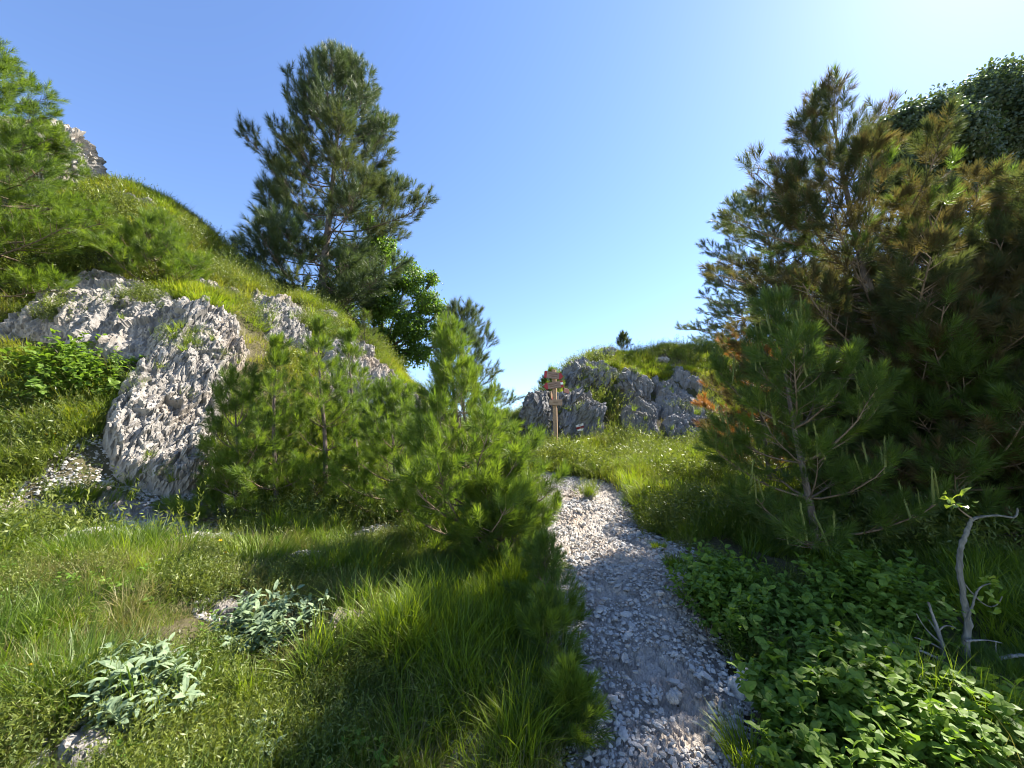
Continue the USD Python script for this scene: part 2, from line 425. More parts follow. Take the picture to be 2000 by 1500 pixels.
def rock_disp(P, s, seed, rot=None, aspect=(0.5, 1.0, 1.7), strength=1.0):
    """Displacement along the surface's normal that breaks it into joint-bounded blocks of about s metres."""
    a = np.array(aspect, float)
    out = np.zeros(len(P))
    for sc, amp, tl, crack, wd, sd in ((3.0, 0.55, 0.26, 0.05, 0.04, 0), (1.2, 0.30, 0.34, 0.06, 0.04, 1), (0.5, 0.12, 0.20, 0.03, 0.06, 2)):
        rn, t, e = blocks(P, a * s * sc, seed * 10 + sd, rot)
        out += s * (amp * rn + tl * np.clip(t, -1.0, 1.0) - crack * np.exp(-e / wd))
    return out * strength


ROCKV = []      # vertices of all rocks, to keep grass off them


def strata(yaw, pitch, roll=0.0):
    return trimesh.transformations.euler_matrix(roll, pitch, yaw)[:3, :3]


def rock_patch(name, label, poly, seed, block, lift, res, mat_, sink=0.25, soft=(6, 40), group=None, rot=None, aspect=(0.5, 1.0, 1.7), category='rock outcrop', strength=0.8):
    """Rock breaking out of the slope: the region of the hillside that the photograph shows inside poly, raised along the slope's normal and broken into blocks."""
    poly = np.array(poly, float)
    # locate the region on the hillside
    sel = (RY > 3) & (RY < 22)
    px, py = pix(np.stack([RX, RY, RASTER], -1))
    sh = shapely.Polygon(poly)
    ins = shapely.contains_xy(sh.buffer(25), px[sel], py[sel])
    X, Y, Z = RX[sel][ins], RY[sel][ins], RASTER[sel][ins]
    bx = np.stack(np.meshgrid(np.arange(sh.bounds[0], sh.bounds[2] + 14, 14), np.arange(sh.bounds[1], sh.bounds[3] + 14, 14)), -1).reshape(-1, 2)
    seen = cKDTree(np.array([ground_at(*q, lo=3.0)[:2] for q in bx[shapely.contains_xy(sh.buffer(14), bx[:, 0], bx[:, 1])]]))
    front = seen.query(np.stack([X, Y], 1))[0] < 0.6
    X, Y, Z = X[front], Y[front], Z[front]
    nn = normal_at(X, Y).mean(0)
    nn /= np.linalg.norm(nn)
    eu = np.cross([0, 0, 1.0], nn)
    eu /= np.linalg.norm(eu)
    ev = np.cross(nn, eu)
    O = np.array([X.mean(), Y.mean(), Z.mean()])
    D = np.stack([X, Y, Z], 1) - O
    u = np.arange((D @ eu).min() - 0.2, (D @ eu).max() + 0.2, res)
    v = np.arange((D @ ev).min() - 0.2, (D @ ev).max() + 0.2, res)
    U, V = np.meshgrid(u, v, indexing='ij')
    B = O + U[..., None] * eu + V[..., None] * ev
    Wd = np.zeros_like(U)
    for _ in range(14):
        P = B + Wd[..., None] * nn
        Wd += 0.6 * (H(P[..., 0], P[..., 1]) - P[..., 2]) * nn[2]
    P = B + Wd[..., None] * nn
    px, py = pix(P)
    pts = shapely.points(px, py)
    dist = np.where(shapely.contains(sh, pts), 1, -1) * shapely.distance(sh.exterior, pts)
    dist = np.where(seen.query(P[..., :2].reshape(-1, 2), workers=-1)[0].reshape(U.shape) < 0.6, dist, -500)
    dist += 26 * (fbm(P * 2.2, 4, seed + 70) - 0.5) * 2 * min(1, np.sqrt(sh.area) / 150)
    up = sstep(-soft[0], soft[1], dist)
    on = dist > -soft[0] * 2.6
    uneven = 0.55 + 0.9 * fbm(P * 0.8, 3, seed + 9)
    step_ = P[..., 2] * 1.7 + 1.6 * fbm(P * 0.9, 2, seed + 19)
    ledge = (np.abs(step_ - np.floor(step_) - 0.5) - 0.25) * 0.5 * block
    w = (lift * uneven + ledge) * up - sink * (1 - sstep(-soft[0] * 2, soft[0], dist))
    P = P + w[..., None] * nn
    n2 = np.cross(np.gradient(P, axis=0), np.gradient(P, axis=1))
    n2 = n2 / (np.linalg.norm(n2, axis=-1, keepdims=True) + 1e-12)
    n2 = 0.75 * nn + 0.35 * np.where((n2 @ nn)[..., None] < 0, -n2, n2)
    n2 = n2 / np.linalg.norm(n2, axis=-1, keepdims=True)
    disp = np.zeros(U.shape)
    disp[on] = rock_disp(P[on], block, seed, rot, aspect)
    P = P + (disp * strength * sstep(-soft[0], soft[1] * 0.6, dist))[..., None] * n2
    f = grid_faces(*U.shape)
    keep = (dist.reshape(-1)[f] > -soft[0] * 2.5).any(1)
    f = f[keep]
    lab = trimesh.graph.connected_component_labels(np.vstack([f[:, :2], f[:, 1:]]), node_count=U.size)
    f = f[lab[f[:, 0]] == np.bincount(lab[f[:, 0]]).argmax()]
    used = np.unique(f)
    back = np.full(U.size, -1)
    back[used] = np.arange(len(used))
    vv, ff = P.reshape(-1, 3)[used], back[f]
    m = usdkit.mesh(stage, numbered('/World', name), (vv, ff), mat_, False)
    tag(m, label, category, group)
    ROCKV.append(vv[H(vv[:, 0], vv[:, 1]) < vv[:, 2] - 0.01])
    return vv, ff


def rock_blob(name, label, c, radii, seed, block, mat_, sub=6, yaw=0.0, category='boulder', rot=None, aspect=(0.55, 1.0, 1.6), strength=1.0, group=None, squash=None, power=2.6):
    m = trimesh.creation.icosphere(subdivisions=sub)
    v = np.array(m.vertices)
    n0 = v.copy()
    v = v / (np.abs(v) ** power).sum(1, keepdims=True) ** (1 / power)      # a rounded box
    v = v * np.asarray(radii)
    R = trimesh.transformations.rotation_matrix(yaw, [0, 0, 1])[:3, :3]
    v, n0 = v @ R.T, (n0 / np.asarray(radii)) @ R.T
    n0 /= np.linalg.norm(n0, axis=1, keepdims=True)
    v = v + np.min(radii) * 0.7 * (fbm(v / np.max(radii) * 1.8 + seed, 2, seed) - 0.5)[:, None] * n0
    if squash is not None:
        v = squash(v)
    v = v + np.asarray(c)
    v = v + n0 * rock_disp(v, block, seed, rot, aspect, strength)[:, None]
    p = usdkit.mesh(stage, numbered('/World', name), (v, np.array(m.faces)), mat_, False)
    tag(p, label, category, group)
    ROCKV.append(v[H(v[:, 0], v[:, 1]) < v[:, 2] - 0.01])
    return v, np.array(m.faces), str(p.GetPath())


vert = strata(0.5, 0.18, 0.12)
rock_patch('rock_outcrop', 'tall grey fractured limestone rib standing out of the left bank beside the young pines',
           [(345, 588), (420, 598), (470, 622), (484, 690), (450, 760), (418, 900), (414, 960), (330, 985), (215, 935), (196, 860), (205, 800), (240, 750), (285, 690), (318, 625)],
           1, 0.17, 0.42, 0.0125, M['rock'], soft=(6, 30), rot=vert, strength=0.8)
rock_patch('rock_outcrop', 'broad pale rock ledge under the bright green pine at the left edge',
           [(0, 640), (60, 610), (110, 570), (170, 535), (235, 535), (300, 560), (345, 580), (330, 640), (290, 690), (250, 720), (200, 690), (120, 680), (40, 665), (-60, 680), (-60, 630)],
           2, 0.18, 0.2, 0.02, M['rock'], soft=(6, 30), rot=vert)
rock_patch('rock_outcrop', 'small light rock face high on the left bank below the tall pine',
           [(490, 570), (540, 580), (590, 600), (612, 650), (600, 690), (560, 680), (515, 660), (500, 610)],
           3, 0.19, 0.26, 0.022, M['rock'], soft=(6, 22), rot=vert)
rock_patch('rock_outcrop', 'sloping beige rock wall behind the young pines, running down to the gap',
           [(640, 650), (690, 650), (720, 690), (770, 735), (810, 770), (835, 840), (770, 850), (700, 820), (640, 790), (620, 720)],
           4, 0.19, 0.26, 0.022, M['rock'], soft=(6, 26), rot=vert)
rock_patch('rock_outcrop', 'low broken rock scree spilling out below the grey rib on the left',
           [(205, 945), (300, 985), (410, 950), (440, 985), (420, 1030), (330, 1050), (235, 1030), (190, 985)],
           5, 0.12, 0.06, 0.016, M['rock'], soft=(6, 30), rot=vert, category='scree')
rock_patch('rock_outcrop', 'low grey rock face at the foot of the right mound, right of the big boulder',
           [(1212, 800), (1245, 780), (1290, 800), (1286, 855), (1222, 855)],
           6, 0.22, 0.3, 0.025, M['rock_dark'], soft=(6, 18), rot=vert)
rock_patch('rock_outcrop', 'patchy white rock face on the right side of the mound, half grown over with grass',
           [(1272, 745), (1335, 755), (1388, 805), (1380, 862), (1308, 858), (1285, 805)],
           17, 0.22, 0.3, 0.025, M['rock_dark'], soft=(6, 18), rot=vert)
rock_patch('rock_outcrop', 'narrow grey rock step near the right shoulder of the grassy mound',
           [(1310, 715), (1345, 722), (1372, 755), (1365, 780), (1335, 760), (1312, 738)],
           7, 0.25, 0.25, 0.035, M['rock_dark'], soft=(5, 16), rot=vert)
c = at(1100, 838, 12.6)
sv, sf, sign_rock = rock_blob('boulder', 'big dark grey fractured boulder behind the signpost, painted with a white and red trail mark', c + [0, 0.3, -0.15], (1.45, 1.0, 1.45), 8, 0.24, M['rock_dark'], 7, 0.15, rot=strata(0.3, 0.5), power=2.3)
c = at(1150, 745, 14.6)
rock_blob('boulder', 'jagged grey crag rising right of the signpost, above the big boulder', c + [0, 0, -0.1], (1.05, 0.8, 0.85), 9, 0.22, M['rock_dark'], 6, 0.3, rot=strata(0.2, 0.3), power=2.4)
c = at(1235, 775, 13.9)
rock_blob('boulder', 'grey upright rib of rock in the middle of the right mound', c, (0.6, 0.6, 1.0), 10, 0.2, M['rock_dark'], 6, 0.2, rot=vert)
c = at(150, 285, 9.8)
rock_blob('boulder', 'pale rock tower on the skyline half hidden by the left pine', c + [-1.15, 0.4, -0.9], (1.05, 0.9, 1.6), 12, 0.24, M['rock'], 6, 0.3, rot=vert)
c = at(272, 400, 10.6)
rock_blob('boulder', 'small flat white rock on the left skyline', c + [0, 0, -0.05], (0.42, 0.4, 0.16), 13, 0.16, M['rock'], 4)
rock_blob('boulder', 'little rock at the left tip of the right mound top', at(1182, 692, 15.6), (0.35, 0.4, 0.16), 14, 0.15, M['rock_dark'], 4)
for px, py, Y, s in ((970, 812, 24, 0.8), (1015, 818, 23, 0.7)):
    rock_blob('boulder', ('pale rock on the far ridge left of the signpost, left of two' if px < 1000 else 'pale rock on the far ridge just left of the big boulder'), at(px, py, Y) - [0, 0, 0.2], (s, s, s * 0.6), 15 + int(px), 0.3, M['rock'], 4)


# ------------------------------------------------------------------ gravel path
def cobble(rng, flat=0.55, n=14):
    p = rng.normal(0, 1, (n, 3))
    p /= np.linalg.norm(p, axis=1, keepdims=True)
    p *= rng.uniform(0.75, 1.1, (n, 1)) * np.array([1.0, rng.uniform(0.6, 0.9), flat * rng.uniform(0.7, 1.2)])
    h = trimesh.convex.convex_hull(p)
    return np.array(h.vertices), np.array(h.faces)


def build_path():
    P = '/World/gravel_path'
    x = UsdGeom.Xform.Define(stage, P)
    tag(x, 'pale gravel footpath climbing from the foreground towards the signpost', kind='structure')
    ys = np.concatenate([np.arange(1.2, 5.0, 0.011), np.arange(5.0, 9.9, 0.022)])
    ts = np.linspace(-0.12, 1.12, 190)
    l, r = edge(PL, ys, -1), edge(PR, ys, 1)
    X = l[:, None] + (r - l)[:, None] * ts[None]
    Y = np.repeat(ys[:, None], len(ts), 1)
    dd = path_d(X, Y)
    Q = np.stack([X, Y, np.zeros_like(X)], -1).reshape(-1, 3)
    rel = np.zeros(len(Q))
    for size, amp, sd in ((0.11, 0.020, 31), (0.05, 0.015, 32), (0.024, 0.009, 33)):
        rn, t, e = blocks(Q + [0, 0, 0.3], (size, size * 1.2, 10), sd)
        rel += amp * (rn * 0.75 + 0.35 * np.clip(t, -1, 1)) - amp * 0.9 * np.exp(-e / 0.12)
    rel += 0.07 * (fbm(Q * 1.3, 3, 34) - 0.5)
    Z = H(X, Y) - 0.02 + rel.reshape(X.shape) - 0.14 * sstep(0.04, -0.12, dd)
    f = grid_faces(*X.shape)
    f = f[(dd.reshape(-1)[f] > -0.13).any(1)]
    V = np.stack([X, Y, Z], -1).reshape(-1, 3)
    used = np.unique(f)
    back = np.full(len(V), -1)
    back[used] = np.arange(len(used))
    part(P, 'gravel_bed', (V[used], back[f]), M['path'])
    rng = np.random.default_rng(77)
    # stones one can pick out, nearest and largest
    n = 0
    shapes = [cobble(rng) for _ in range(14)]
    while n < 300:
        y = 1.5 + 5.5 * rng.uniform() ** 1.5
        lo, hi = edge(PL, np.array(y), -1), edge(PR, np.array(y), 1)
        xx = lo + (hi - lo) * rng.uniform(-0.02, 1.02)
        if path_d(np.array(xx), np.array(y)) < -0.02:
            continue
        s = 0.017 + 0.036 * rng.uniform() ** 1.9 + 0.002 * y
        if rng.uniform() < 0.03:
            s *= 1.5
        v, f = shapes[n % 14]
        R = trimesh.transformations.euler_matrix(*rng.uniform(-0.35, 0.35, 2), rng.uniform(0, 6.28))[:3, :3]
        v = (v * s * rng.uniform(0.85, 1.15, 3)) @ R.T + [xx, y, float(H(xx, y)) - 0.012 + s * 0.3]
        part(P, 'stone', (v, f), M['stone'])
        n += 1
    # the small stuff
    N = 15000
    y = 1.3 + 8.2 * rng.uniform(0, 1, N) ** 1.5
    lo, hi = edge(PL, y, -1), edge(PR, y, 1)
    xx = lo + (hi - lo) * rng.uniform(-0.12, 1.12, N)
    d = path_d(xx, y)
    ok = (d > -0.3 + 0.28 * rng.uniform(0, 1, N) ** 0.35) & (fbm(np.stack([xx * 3, y * 3, 0 * y], -1), 3, 8) > 0.36)
    y, xx = y[ok], xx[ok]
    N = len(y)
    s = 0.006 + 0.021 * rng.uniform(0, 1, N) ** 2.2 + 0.0012 * y
    pi = f'{P}/pebbles'
    protos = []
    for k in range(8):
        v, f = cobble(rng)
        protos.append(f'{pi}/pebble_{k}')
    inst = instancer(pi, protos, np.stack([xx, y, H(xx, y) + s * 0.25 - 0.012], 1), rng.normal(0, 0.3, (N, 3)) + [0, 0, 1], rng.uniform(0, 6.28, N), s, rng.integers(0, 8, N))
    for k in range(8):
        usdkit.mesh(stage, protos[k], cobble(rng), M['stone'] if k % 4 else M['rock'])


build_path()


def rock_on(label, px, py, size, seed, up=0.1, **kw):
    p = ground_at(px, py)
    return rock_blob('loose_rock', label, p + [0, 0, size[2] * up], size, seed, kw.pop('block', min(size) * 0.95), kw.pop('mat_', M['stone']), kw.pop('sub', 4), yaw=seed * 1.3, category='rock', strength=0.5, **kw)


rock_on('white and brown boulder at the right edge of the path beside the leafy shrub', 1480, 1350, (0.17, 0.13, 0.085), 41)
rock_on('dark grey rock under the leafy shrub at the bottom right of the path', 1560, 1475, (0.2, 0.12, 0.10), 42, mat_=M['rock_dark'])
rock_on('small round pinkish stone sitting at the top of the path below the grass', 1150, 974, (0.085, 0.08, 0.09), 43, up=0.5, mat_=M['rock'])
rock_on('white flat chip, brightest stone in the middle of the lower path', 1318, 1365, (0.055, 0.038, 0.03), 44, up=0.6)
rock_on('pale flat slab in the grass at the left edge, under the rock ledge', 40, 1000, (0.32, 0.2, 0.1), 45, mat_=M['rock'])
rock_on('pale angular slab among grass left of the scree', 110, 1000, (0.22, 0.16, 0.09), 46, mat_=M['rock'])
rock_on('pale rock lying in grass below the slabs at the left', 105, 1060, (0.14, 0.1, 0.07), 47, mat_=M['rock'])
rock_on('cream rock in the grass at the bottom left corner', 160, 1475, (0.12, 0.08, 0.07), 48, mat_=M['rock'])
rock_on('small white rock behind the pale sage plant in the left foreground', 325, 1305, (0.055, 0.04, 0.04), 49)
rock_on('small cream stone right of the sage plant, among dry grass', 480, 1400, (0.045, 0.035, 0.045), 50)
rock_on('grey rock half buried in grass above the dark sage plant', 680, 1215, (0.13, 0.09, 0.07), 51, mat_=M['rock'])
rock_on('pale broken rock at the top of the dark sage plant', 440, 1190, (0.1, 0.07, 0.05), 52, mat_=M['rock'])

# rubble lying in the grass left of the big young pine
RB_ = thing('stone_pile', 'heap of small white broken stones in grass left of the bushy pine', 'stone pile', ground_at(725, 1040))
o = ground_at(725, 1040)
rng = np.random.default_rng(5)
for k in range(46):
    dx, dy = rng.normal(0, 0.24), rng.normal(0, 0.14)
    s = rng.uniform(0.022, 0.06)
    v, f = cobble(rng, 0.6)
    part(RB_, 'stone', (v * s + [dx, dy, float(H(o[0] + dx, o[1] + dy)) - o[2] + s * 0.5], f), M['stone'])
# scree below the grey rib
p0 = ground_at(320, 1010)
RB_ = thing('scree_stones', 'pale loose stones fallen on the scree at the foot of the grey rib', 'stones', p0)
for k in range(120):
    px, py = rng.uniform(205, 450), rng.uniform(965, 1055)
    q = ground_at(px, py, 3.5)
    s = rng.uniform(0.02, 0.075) * (1 if k > 15 else 1.5)
    v, f = cobble(rng, 0.6)
    part(RB_, 'stone', (v * s + (q - p0) + [0, 0, s * 0.4], f), M['stone'])


# ------------------------------------------------------------------ foliage prototypes
def shoot_mesh(seed, n=110, nl=0.5, w=0.012, a0=75, a1=22, seg=1, z0=0.08):
    """A pine shoot along +z, one unit long: needles all round, opening less towards the tip."""
    r = np.random.default_rng(seed)
    z = z0 + (1 - z0) * r.uniform(0, 1, n) ** 0.75
    az = r.uniform(0, 2 * np.pi, n)
    a = np.radians(a0 + (a1 - a0) * z + r.normal(0, 9, n))
    d = np.stack([np.sin(a) * np.cos(az), np.sin(a) * np.sin(az), np.cos(a)], 1)
    L = nl * r.uniform(0.75, 1.1, n)
    side = np.cross(d, r.normal(0, 1, (n, 3)))
    side /= np.linalg.norm(side, axis=1, keepdims=True)
    b = np.stack([0 * z, 0 * z, z], 1)
    tip = b + d * L[:, None] + np.array([0, 0, 1.0]) * (L * 0.08)[:, None]
    if seg == 1:
        v = np.stack([b - side * w, b + side * w, tip], 1).reshape(-1, 3)
        f = np.arange(3 * n).reshape(-1, 3)
    else:
        mid = b + d * (L * 0.5)[:, None] - np.array([0, 0, 0.03]) * nl
        v = np.stack([b - side * w * 0.7, b + side * w * 0.7, mid - side * w, mid + side * w, tip], 1).reshape(-1, 3)
        k = np.arange(n)[:, None] * 5
        f = np.vstack([k + [0, 1, 3], k + [0, 3, 2], k + [2, 3, 4]])
    return v, f


def candle_mesh(seed):
    r = np.random.default_rng(seed)
    v, f = tube([[0, 0, 0], [0.01, 0, 0.5], [0, 0.01, 1.0]], [0.035, 0.035, 0.015], 5)
    v2, f2 = shoot_mesh(seed, 60, 0.16, 0.012, 30, 14)
    return join([(v, f), (v2, f2)])


def leaf_shape(l=1.0, w=0.45, fold=0.18, droop=0.2):
    """An oval leaf along +x with a fold at the midrib: 8 triangles."""
    mid = [(0, 0, 0), (0.35 * l, 0, 0.05 * l), (0.7 * l, 0, 0.03 * l), (l, 0, -droop * l)]
    s = [(0.2 * l, w * 0.38 * l, fold * w * l), (0.55 * l, w * 0.5 * l, fold * w * l), (0.85 * l, w * 0.28 * l, -droop * 0.4 * l)]
    v = mid + s + [(a, -b, c) for a, b, c in s]
    f = []
    for o, sg in ((4, 1), (7, -1)):
        t = [(0, 1, o), (1, o + 1, o), (1, 2, o + 1), (2, o + 2, o + 1), (2, 3, o + 2)]
        f += [x if sg > 0 else x[::-1] for x in t]
    return np.array(v, float), np.array(f)


def put(v, dirs, up, pos, s):
    """Places a shape built along +x at pos, its x axis along dirs."""
    d = dirs / np.linalg.norm(dirs)
    y = np.cross(up, d)
    y /= np.linalg.norm(y) + 1e-9
    return (v * s) @ np.stack([d, y, np.cross(d, y)]) + pos


def sprig_mesh(seed, n=12, h=1.0, leaf=0.3, w=0.5, lean=0.4, pair=False, start=0.2, stemr=0.012):
    r = np.random.default_rng(seed)
    az = r.uniform(0, 6.28)
    s = np.linspace(0, 1, 6)
    stem = np.stack([lean * s ** 1.6 * math.cos(az) * h, lean * s ** 1.6 * math.sin(az) * h, h * s], 1)
    parts = [tube(stem, np.linspace(stemr, stemr * 0.4, 6), 3)]
    for k in range(n):
        t = start + (1 - start) * (k + 0.5) / n
        p = np.array([np.interp(t, s, stem[:, c]) for c in range(3)])
        a = k * 2.4 + r.normal(0, 0.3)
        d = np.array([math.cos(a), math.sin(a), r.uniform(0.1, 0.8)])
        v, f = leaf_shape(1, w * r.uniform(0.85, 1.15), 0.2, r.uniform(0.0, 0.3))
        parts.append((put(v, d, np.array([0, 0, 1.0]) + r.normal(0, 0.3, 3), p, leaf * r.uniform(0.65, 1.15)), f))
    return join(parts)


def tuft_mesh(seed, n=40, h=0.3, spread=0.06, w=0.004, lean=0.5, curve=0.5, seg=3, hvar=0.45):
    r = np.random.default_rng(seed)
    az = r.uniform(0, 2 * np.pi, n)
    b = np.stack([np.cos(az), np.sin(az), 0 * az], 1) * (spread * np.sqrt(r.uniform(0, 1, n)))[:, None]
    da = az + r.normal(0, 0.7, n)
    out = np.stack([np.cos(da), np.sin(da), 0 * da], 1)
    L = h * r.uniform(1 - hvar, 1.1, n)
    ln = lean * r.uniform(0.2, 1.0, n)
    cv = curve * r.uniform(0.2, 1.2, n)
    side = np.stack([-np.sin(da + r.normal(0, 0.6, n)), np.cos(da), 0 * da], 1)
    rows = []
    for k in range(seg + 1):
        t = k / seg
        c = b + out * (L * (ln * t + cv * t * t))[:, None] + np.array([0, 0, 1.0]) * (L * (t - 0.45 * cv * t * t * t))[:, None]
        ww = w * (1 - t ** 1.5) * (0.7 + 0.6 * (1 - t))
        if k < seg:
            rows += [c - side * ww, c + side * ww]
        else:
            rows += [c]
    v = np.stack(rows, 1).reshape(-1, 3)
    m = len(rows)
    k0 = np.arange(n)[:, None] * m
    f = []
    for k in range(seg - 1):
        f += [k0 + [2 * k, 2 * k + 1, 2 * k + 3], k0 + [2 * k, 2 * k + 3, 2 * k + 2]]
    f.append(k0 + [2 * seg - 2, 2 * seg - 1, 2 * seg])
    return v, np.vstack(f)


def heath_mesh(seed, n=16, h=0.16, spread=0.09, leaf=0.014):
    r = np.random.default_rng(seed)
    V, Fc, c0 = [], [], 0
    for i in range(n):
        a = r.uniform(0, 6.28)
        rr = spread * math.sqrt(r.uniform())
        base = np.array([rr * math.cos(a), rr * math.sin(a), 0])
        d = np.array([math.cos(a) * 0.5 * rr / spread, math.sin(a) * 0.5 * rr / spread, 1]) + r.normal(0, 0.18, 3)
        d /= np.linalg.norm(d)
        L = h * r.uniform(0.5, 1.1)
        m = 16
        t = np.linspace(0.15, 1, m)
        p = base + d * (L * t)[:, None]
        q = r.normal(0, 1, (m, 3)) + [0, 0, 0.9]
        q /= np.linalg.norm(q, axis=1, keepdims=True)
        s = np.cross(q, r.normal(0, 1, (m, 3)))
        s /= np.linalg.norm(s, axis=1, keepdims=True)
        l = leaf * r.uniform(0.7, 1.3, (m, 1))
        V.append(np.stack([p, p + q * l * 0.6 + s * l * 0.16, p + q * l * 1.35, p + q * l * 0.6 - s * l * 0.16], 1).reshape(-1, 3))
        k = np.arange(m)[:, None] * 4 + c0
        Fc += [k + [0, 1, 2], k + [0, 2, 3]]
        c0 += 4 * m
    return np.vstack(V), np.vstack(Fc)


PROTOS = {}


def proto(key, home, fn, material):
    """The path of a shared prototype; made under the instancer that needs it first."""
    if key not in PROTOS:
        path = f'{home}/{key}'
        PROTOS[key] = path
        usdkit.mesh(stage, path, fn(), material)
    return PROTOS[key]


# ------------------------------------------------------------------ pines
UP = np.array([0, 0, 1.0])


def unit(a):
    return a / (np.linalg.norm(a, axis=-1, keepdims=True) + 1e-12)


def pine(name, label, base, top, R, seed, nwh=14, nb=5, b0=0.12, prof=None, e_bot=5, e_top=55, curl=0.35, twig=0.2, twlen=0.4, shoot=0.3, kinds=None,
         trunk_r=None, bark='bark', up=0.45, category='pine tree', group=None, candles=0, cand_len=0.2, skip=None, fine=False, along=0.3, azsel=None, extra=()):
    """A pine with a trunk, whorled branches and needle shoots. kinds(z, n, rng) gives each shoot's needle material."""
    r = np.random.default_rng(seed)
    base, top = np.asarray(base, float), np.asarray(top, float)
    Ht = np.linalg.norm(top - base)
    root = thing(name, label, category, base, group=group)
    m = 12
    s = np.linspace(0, 1, m)
    tr = (top - base) * s[:, None]
    tr[:, :2] += (0.012 * Ht * np.sin(s * 5 + seed) * s * (1 - s) * 2)[:, None] * r.normal(0, 1, 2)
    tr0 = tr.copy()
    tr0[0, 2] -= 0.25
    tr_r = (trunk_r or 0.014 * Ht) * (1 - s) ** 0.8 + 0.006
    tr_r[0] *= 1.25
    part(root, 'trunk', tube(tr0, tr_r, 8), M[bark], True)
    prof = prof or (lambda t: (1 - t) ** 0.7)
    tubes, SP, SD, CPs = [], [], [], []
    branches = []
    for k in range(nwh):
        t = b0 + (0.985 - b0) * (k + r.uniform(-0.25, 0.25) * (nwh > 8)) / (nwh - 1)
        t = min(max(t, 0.02), 0.985)
        a0 = r.uniform(0, 6.28)
        for j in range(nb):
            az = a0 + j * 2 * np.pi / nb + r.normal(0, 0.25)
            branches.append((t, az, R * prof(t) * r.uniform(0.65, 1.12), np.radians(e_bot + (e_top - e_bot) * t ** 1.3 + r.normal(0, 8))))
    branches += list(extra)
    for t, az, L, el in branches:
        if skip is not None and skip(t, az, r):
            continue
        L = max(L, 0.12 * R)
        p0 = np.array([np.interp(t, s, tr[:, c]) for c in range(3)])
        mm = 7
        u = np.linspace(0, 1, mm)
        h = np.array([math.cos(az), math.sin(az), 0])
        ang = el + curl * (u - 0.35) * 1.4
        step = np.stack([np.cos(ang) * h[0], np.cos(ang) * h[1], np.sin(ang)], 1) * (L / (mm - 1))
        step += r.normal(0, 0.06, (mm, 3)) * L / mm
        P = p0 + np.vstack([np.zeros(3), np.cumsum(step[1:], 0)])
        br = 0.011 * L ** 0.9 + 0.003
        tubes.append(tube(P, np.linspace(br, br * 0.3, mm), 4))
        tang = unit(np.gradient(P, axis=0))
        # side twigs
        nt = max(2, int(L * (1 - along) / twig * 2))
        ss = along + (1 - along) * np.sort(r.uniform(0, 1, nt) ** 0.85)
        sg = np.where(np.arange(nt) % 2 == 0, 1.0, -1.0)
        q = np.stack([np.interp(ss, u, P[:, c]) for c in range(3)], 1)
        tg = unit(np.stack([np.interp(ss, u, tang[:, c]) for c in range(3)], 1))
        side = unit(np.cross(tg, UP)) * sg[:, None]
        al = np.radians(r.uniform(30, 60, nt))[:, None]
        td = unit(tg * np.cos(al) + side * np.sin(al) + UP * r.uniform(-0.05, 0.5, (nt, 1)))
        tl = (twlen * L * (1.05 - ss) * r.uniform(0.6, 1.2, nt) + shoot * 0.35)
        for i in range(nt):
            if tl[i] > shoot * 0.5:
                tubes.append(tube([q[i], q[i] + td[i] * tl[i]], [br * 0.3 + 0.001, 0.002], 3, False))
        ns = 1 + (tl / (shoot * 0.62)).astype(int)
        rep = np.repeat(np.arange(nt), ns)
        frac = np.concatenate([1 - np.arange(c) / c for c in ns])
        lat = r.normal(0, 1, (len(rep), 3)) * (tl[rep] * 0.22 * (frac < 0.99))[:, None]
        SP.append(q[rep] + td[rep] * (tl[rep] * frac * 0.92)[:, None] + lat)
        SD.append(td[rep] + UP * up + r.normal(0, 0.35, (len(rep), 3)))
        # end of the branch
        e = 3
        SP.append(P[-1] + r.normal(0, 0.02, (e, 3)))
        SD.append(tang[-1] * 1.0 + UP * up + r.normal(0, 0.35, (e, 3)))
        if candles:
            CPs.append(P[-1])
            pick = ss > 0.6
            if pick.any():
                CPs += list((q + td * tl[:, None])[pick][: candles - 1])
    # leader
    SP.append(tr[-1] - UP * 0.5 * shoot + r.normal(0, 0.05 * shoot, (5, 3)))
    SD.append(UP + r.normal(0, 0.35, (5, 3)))
    CPs += [tr[-1]]
    part(root, 'branches', join(tubes), M['twig' if fine else bark], True)
    SP, SD = np.vstack(SP), np.vstack(SD)
    cr = f'{root}/crown'
    kinds = kinds or (lambda P, r: np.full(len(P), 'needle_bright'))
    kn = kinds(SP + base, r)
    names = sorted(set(kn))
    nv = 3
    protos = []
    size = 'fine' if fine else 'coarse'
    idx = np.zeros(len(SP), int)
    UsdGeom.PointInstancer.Define(stage, cr)
    for i, nm in enumerate(names):
        for k in range(nv):
            protos.append(proto(f'shoot_{nm}_{size}_{k}', cr, (lambda k=k: shoot_mesh(100 + k, 96, 0.52, 0.0098, seg=2) if fine else shoot_mesh(200 + k, 85, 0.5, 0.012)), M[nm]))
        sel = kn == nm
        idx[sel] = i * nv + r.integers(0, nv, sel.sum())
    instancer(cr, protos, SP, SD, r.uniform(0, 6.28, len(SP)), shoot * r.uniform(0.7, 1.15, len(SP)), idx)
    if candles:
        cp = np.array(CPs)
        c2 = f'{root}/candles'
        UsdGeom.PointInstancer.Define(stage, c2)
        pr = [proto(f'candle_{k}', c2, (lambda k=k: candle_mesh(300 + k)), M['candle']) for k in range(2)]
        nC = len(cp)
        instancer(c2, pr, cp, UP + r.normal(0, 0.1, (nC, 3)), r.uniform(0, 6.28, nC), cand_len * r.uniform(0.5, 1.1, nC), r.integers(0, 2, nC))
    return root


def foot(px, py, Y):
    p = at(px, py, Y)
    p[2] = float(H(p[0], p[1])) - 0.05
    return p


